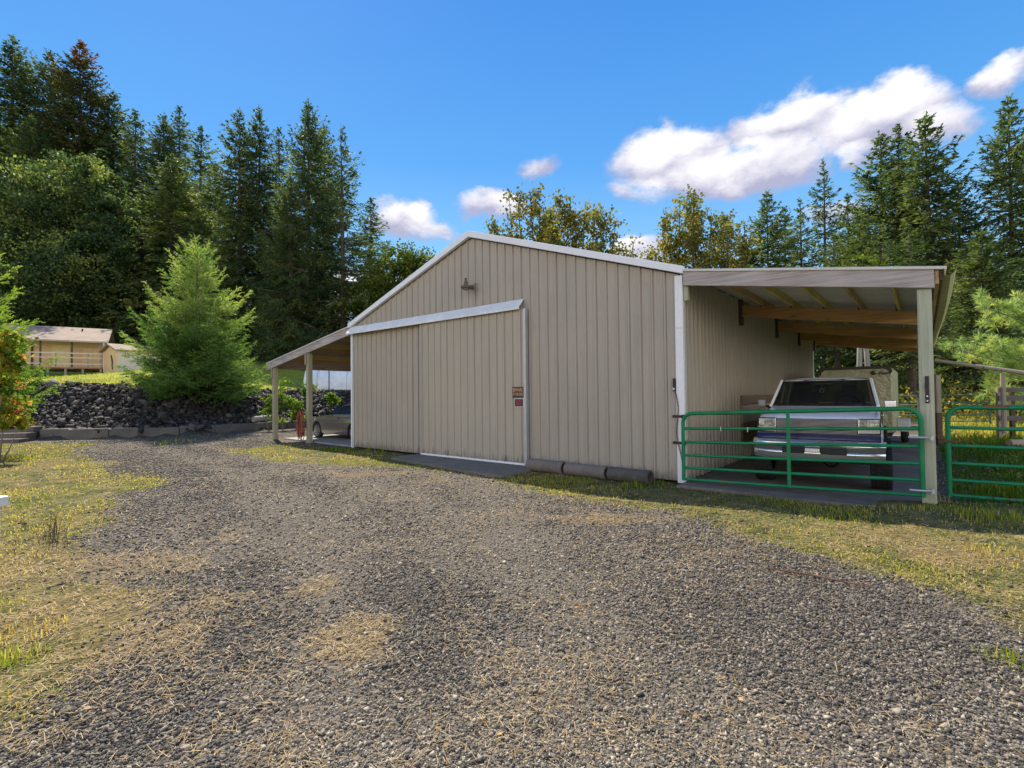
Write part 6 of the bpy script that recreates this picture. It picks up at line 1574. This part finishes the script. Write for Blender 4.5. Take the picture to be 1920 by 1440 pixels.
def plant_near():
    p = hit(370, 742); q = dp(372, 462, p[1]); z0 = p[2] - .05
    spruce(3, q[2] - z0, 0.126 * p[1], 'bright young spruce with tan cones growing on the rock bank', p[0], p[1], z0, .4)
    x, y = -14.85, 13.0; z0 = tz(x, y) - .1
    LGT = leaf_mat('light_spruce_needles', [(0.0, (.06, .13, .02)), (.5, (.15, .25, .04)), (1.0, (.34, .40, .08))], .48, .3, .45)
    spruce(5, 6.3, 2.35, 'sunlit spruce cut off by the left edge', x, y, z0, 1.3, .5, 12, False, .27, LGT)
    # long needled pine at the right edge
    rng = np.random.default_rng(77)
    PINE = leaf_mat('pine_needles', [(0.0, (.14, .23, .09)), (.5, (.30, .40, .15)), (.8, (.50, .52, .19)), (1.0, (.62, .54, .18))], .5, .4, .35)
    px, py = 19.0, 17.2; pz = tz(px, py)
    T_ = thing('pine_tree', 'long needled pine reaching in over the pole at the right edge', 'pine tree', (px, py, pz), 0)
    mb = MB().tube([(0, 0, -.4), (.05, 0, 3), (0, .05, 6)], [.17, .13, .06], 10)
    S0 = []; SD = []; ST = []
    targets = [(1822, 568, 12.6), (1850, 560, 12.8), (1880, 572, 12.9), (1905, 560, 13.2), (1785, 652, 12.4), (1815, 640, 12.6), (1845, 655, 12.8), (1870, 645, 13.0), (1900, 660, 13.0), (1830, 690, 12.9), (1860, 715, 13.1), (1890, 690, 13.2),
               (1905, 600, 13.4), (1850, 600, 13.4), (1870, 745, 13.3), (1910, 740, 13.3), (1800, 668, 13.4), (1780, 648, 13.3), (1925, 620, 13.4), (1940, 560, 13.4), (1945, 690, 13.4), (1838, 735, 13.5)]
    for (u, v, Y) in targets:
        Y += 3.2
        e = dp(u, v, Y) - np.array([px, py, pz]); b = np.array([0, 0, max(.6, e[2] - .7 + rng.normal(0, .2))]); mid = b * .45 + e * .55 + np.array([0, 0, -.12])
        mb.tube([tuple(b), tuple(mid), tuple(e)], [.035, .022, .008], 6)
        for k in range(15):
            s = rng.uniform(.35, 1.0); p = b * (1 - s) ** 2 + 2 * mid * s * (1 - s) + e * s * s
            d = (e - b) / np.linalg.norm(e - b) * .6 + rng.normal(0, .55, 3) + np.array([0, 0, .35]); d /= np.linalg.norm(d)
            tip = p + d * rng.uniform(.12, .42); mb.tube([tuple(p), tuple(tip)], [.007, .004], 4)
            S0.append(tip); SD.append(d); ST.append(rng.normal(.5, .2))
    n = len(S0); k = 46
    S0 = np.array(S0); SD = np.array(SD); ST = np.array(ST)
    d = SD[:, None] * .55 + rng.normal(0, .60, (n, k, 3)); d /= np.linalg.norm(d, axis=-1, keepdims=True)
    L = rng.uniform(.17, .30, (n, k)); C = S0[:, None] - SD[:, None] * rng.uniform(0, .10, (n, k))[..., None] + d * (L / 2)[..., None]; C[..., 2] -= .25 * L ** 1.5
    V = cards(C.reshape(-1, 3), d.reshape(-1, 3), rng.normal(0, 1, (n * k, 3)), L.reshape(-1), np.full(n * k, .016))
    me = bpy.data.meshes.new('trunk'); me.from_pydata(mb.v, [], mb.f); me.materials.append(BARK_GREY); link('trunk', me, T_)
    np_mesh('crown', V, np.arange(len(V)), 4, PINE, {'tint': np.repeat(np.clip(ST[:, None] + rng.normal(0, .12, (n, k)), 0, 1).reshape(-1), 4)}, parent=T_)
    # autumn shrub at the left edge
    AUT = leaf_mat('autumn_leaves', [(0.0, (.06, .13, .02)), (.42, (.18, .25, .03)), (.66, (.44, .36, .05)), (.85, (.48, .22, .05)), (1.0, (.36, .10, .03))], .45, .3, .45)
    Y = 12.2; s = Y / F; c = dp(-10, 760, Y); z0 = tz(c[0], Y)
    def B(u, v, ru, rv, dy=0.0, w=1.0):
        q = dp(u, v, Y); return ((q[0] - c[0], dy, q[2] - z0), (ru * s, ru * s * .9, rv * s), w)
    bl = [B(12, 640, 28, 22), B(-10, 665, 42, 30), B(18, 680, 26, 22), B(0, 720, 30, 30), B(15, 765, 34, 26), B(30, 790, 30, 16), B(-20, 780, 40, 30), B(-40, 720, 40, 50)]
    st = [([(0, 0, -.2), (.1, 0, .8), (.2, .1, 1.6)], .03), ([(.1, 0, -.2), (.3, -.1, .7), (.2, -.1, 2.0)], .025), ([(0, 0, .2), (-.2, .1, 1), (-.3, 0, 2)], .025), ([(.2, 0, 0), (.5, -.1, .4), (.6, 0, .9)], .02)]
    cr, tr = leafy(30, bl, 3600, .105, AUT, st, BARK_GREY, .8, per=16)
    place_tree('autumn_shrub', 'shrub with yellow and red autumn leaves above the timber steps', 'shrub', (cr, tr), c[0], Y, z0, 1, 1, 0)
    # leafy green shrubs along the wall, left of and behind the lean-to posts
    SH = leaf_mat('shrub_leaves', [(0.0, (.05, .11, .015)), (.5, (.13, .22, .03)), (1.0, (.32, .36, .06))], .5, .3, .45)
    for i, (u, v, ru, rv, Y, lab) in enumerate(((505, 762, 17, 32, 22.0, 'bright green leafy shrub left of the outer lean-to post'), (530, 745, 20, 38, 22.6, 'leafy shrub seen between the two lean-to posts, taller one'), (555, 770, 20, 30, 22.8, 'low leafy shrub beside the red hose coil'), (618, 745, 14, 16, 25.5, 'small yellow green fern like shrub on the bank above the sedan'), (575, 735, 14, 22, 25.0, 'thin upright shrub behind the inner lean-to post'))):
        c = dp(u, v, Y); z0 = max(0.0, tz(c[0], Y)); s = Y / F
        bl = [((rng.normal(0, .3) * ru * s, 0, max(.25, c[2] - z0) + rng.normal(0, .35) * rv * s), (ru * s * .8, ru * s * .8, rv * s * .8), 1) for _ in range(4)]
        st = [([(0, 0, -.1), (rng.normal(0, .1), 0, max(.3, c[2] - z0) * .6), (rng.normal(0, .25), 0, max(.3, c[2] - z0) * 1.2)], .015) for _ in range(5)]
        cr, tr = leafy(50 + i, bl, 1100, .10, SH, st, BARK_GREY, .6, shell=.6)
        place_tree('leafy_shrub', lab, 'shrub', (cr, tr), c[0], Y, z0, 1, 1, 0, 'green shrubs along the block wall')
plant_near()

# ------------------------------------------------------------------ undergrowth and the far woods
def mass(name, spots, n_each, leaf, mat, seed, z_of=terrain):
    rng = np.random.default_rng(seed); C = []; T = []
    for (x, y, r, h, t) in spots:
        m = int(n_each * r * h); d = rng.normal(0, .48, (m, 3)); 
        C.append(np.stack([x + d[:, 0] * r, y + d[:, 1] * r, tz(x, y) + np.abs(d[:, 2]) * h], -1)); T.append(np.clip(t + rng.normal(0, .16, m), 0, 1))
    C = np.concatenate(C); T = np.concatenate(T); m = len(C); L = leaf * rng.uniform(.6, 1.4, m)
    V = cards(C, rng.normal(0, 1, (m, 3)), rng.normal(0, 1, (m, 3)) + np.array([0, 0, .6]), L, L * .55)
    o = np_mesh(name, V, np.arange(len(V)), 4, mat, {'tint': np.repeat(T, 4)}); o['kind'] = 'stuff'; return o
def far_growth():
    rng = np.random.default_rng(9)
    UND = leaf_mat('undergrowth_leaves', [(0.0, (.015, .03, .01)), (.4, (.04, .065, .018)), (.7, (.14, .15, .03)), (1.0, (.36, .27, .06))], .35, .25, .5)
    sp = []
    for i in range(150):
        u = rng.uniform(-120, 780); Y = rng.uniform(50, 64); x = (u - 960) / F * Y
        sp.append((x, Y, rng.uniform(1.2, 2.6), rng.uniform(1.0, 3.2), rng.choice([.15, .3, .3, .55, .8]) if u > 420 else rng.choice([.1, .2, .3])))
    mass('undergrowth', sp, 55, .34, UND, 1)
    sp = []
    for i in range(120):
        u = rng.uniform(1490, 1990); Y = rng.uniform(22, 36); x = (u - 960) / F * Y
        sp.append((x, Y, rng.uniform(.8, 1.8), rng.uniform(.5, 1.7), rng.choice([.3, .5, .7, .8, .95])))
    mass('brush', sp, 110, .20, UND, 2)
    # far woods: one mass of distant firs closing the gaps
    m = fir_meshes(31, 26, 4.2, FIR, .02, .32, .4, .95, L0=.85, W0=.34)
    me = m[0]; nv = len(me.vertices); co = np.zeros(nv * 3, np.float32); me.vertices.foreach_get('co', co); co = co.reshape(-1, 3)
    ti = np.zeros(nv, np.float32); me.attributes['tint'].data.foreach_get('value', ti)
    Vs = []; Ts = []
    for i in range(74):
        if i < 46: u = rng.uniform(-180, 700); Y = rng.uniform(72, 95); H = rng.uniform(14, 24) * (1.25 if u < 250 else .9)
        else: u = rng.uniform(1400, 2060); Y = rng.uniform(55, 85); H = rng.uniform(13, 20)
        x = (u - 960) / F * Y; a = rng.uniform(0, 6.28); s = H / 26; sx = s * rng.uniform(.95, 1.35)
        c, q = math.cos(a), math.sin(a)
        Vs.append(np.stack([x + (co[:, 0] * c - co[:, 1] * q) * sx, Y + (co[:, 0] * q + co[:, 1] * c) * sx, tz(x, Y) + co[:, 2] * s], -1)); Ts.append(ti * .8)
    V = np.concatenate(Vs); o = np_mesh('far_woods', V, np.arange(len(V)), 4, FIR, {'tint': np.concatenate(Ts)}); o['kind'] = 'stuff'
    bpy.data.meshes.remove(m[0]); bpy.data.meshes.remove(m[1])
    # dead stalks in the dry grass at the left
    mb = MB()
    for i in range(46):
        u, v = rng.uniform(20, 130), rng.uniform(985, 1050)
        if rng.uniform() < .35: u, v = rng.normal(98, 5), rng.normal(1018, 6)
        p = gp(u, v); h = rng.uniform(.05, .14) * (2.2 if abs(u - 98) < 10 else 1)
        x, y = p[0], p[1]; z = tz(x, y)
        mb.tube([(x, y, z - .02), (x + rng.normal(0, .01), y, z + h * .5), (x + rng.normal(0, .03), y + rng.normal(0, .02), z + h)], [.0035, .003, .0018], 4)
    o = mb.build('dead_stalks', mottled('dead_stalk', (0.09, 0.05, 0.035), .3, 12, .9)); o['kind'] = 'stuff'
    # a fallen twig on the gravel
    a, b = gp(1440, 1072), gp(1640, 1110)
    tw = thing('twig', 'long thin reddish twig lying on the gravel at the right', 'twig', (0, 0, 0))
    MB().tube([(a[0], a[1], .03), (a[0] * .6 + b[0] * .4, a[1] * .6 + b[1] * .4 + .02, .035), (b[0], b[1], .03)], [.006, .007, .004], 6).build('stem', mottled('twig_red', (.13, .06, .04), .3, 9, .9), tw, smooth=True)
far_growth()



def fallen_leaves():
    rng = np.random.default_rng(5); C = []; T = []
    for i in range(230):
        if i < 130: u, v = rng.uniform(0, 1920), rng.uniform(880, 1420)
        else: u, v = rng.normal(1500, 330), rng.normal(985, 40)
        p = gp(u, v)
        lx, ly = to_local(p[0], p[1])
        if ly > -.2 and -15 < lx < 3.2: continue
        C.append((p[0], p[1], tz(p[0], p[1]) + rng.uniform(.012, .035)))
    C = np.array(C); n = len(C); D = rng.normal(0, 1, (n, 3)); D[:, 2] *= .25; N_ = rng.normal(0, .35, (n, 3)); N_[:, 2] += 1
    L = rng.uniform(.014, .042, n); V = cards(C, D, N_, L, L * .6)
    m = leaf_mat('fallen_leaf', [(0, (.12, .07, .035)), (.5, (.26, .16, .075)), (.9, (.42, .29, .14)), (1, (.45, .17, .06))], .1)
    o = np_mesh('fallen_leaves', V, np.arange(len(V)), 4, m, {'tint': np.repeat(rng.uniform(0, 1, n), 4)}); o['kind'] = 'stuff'
fallen_leaves()
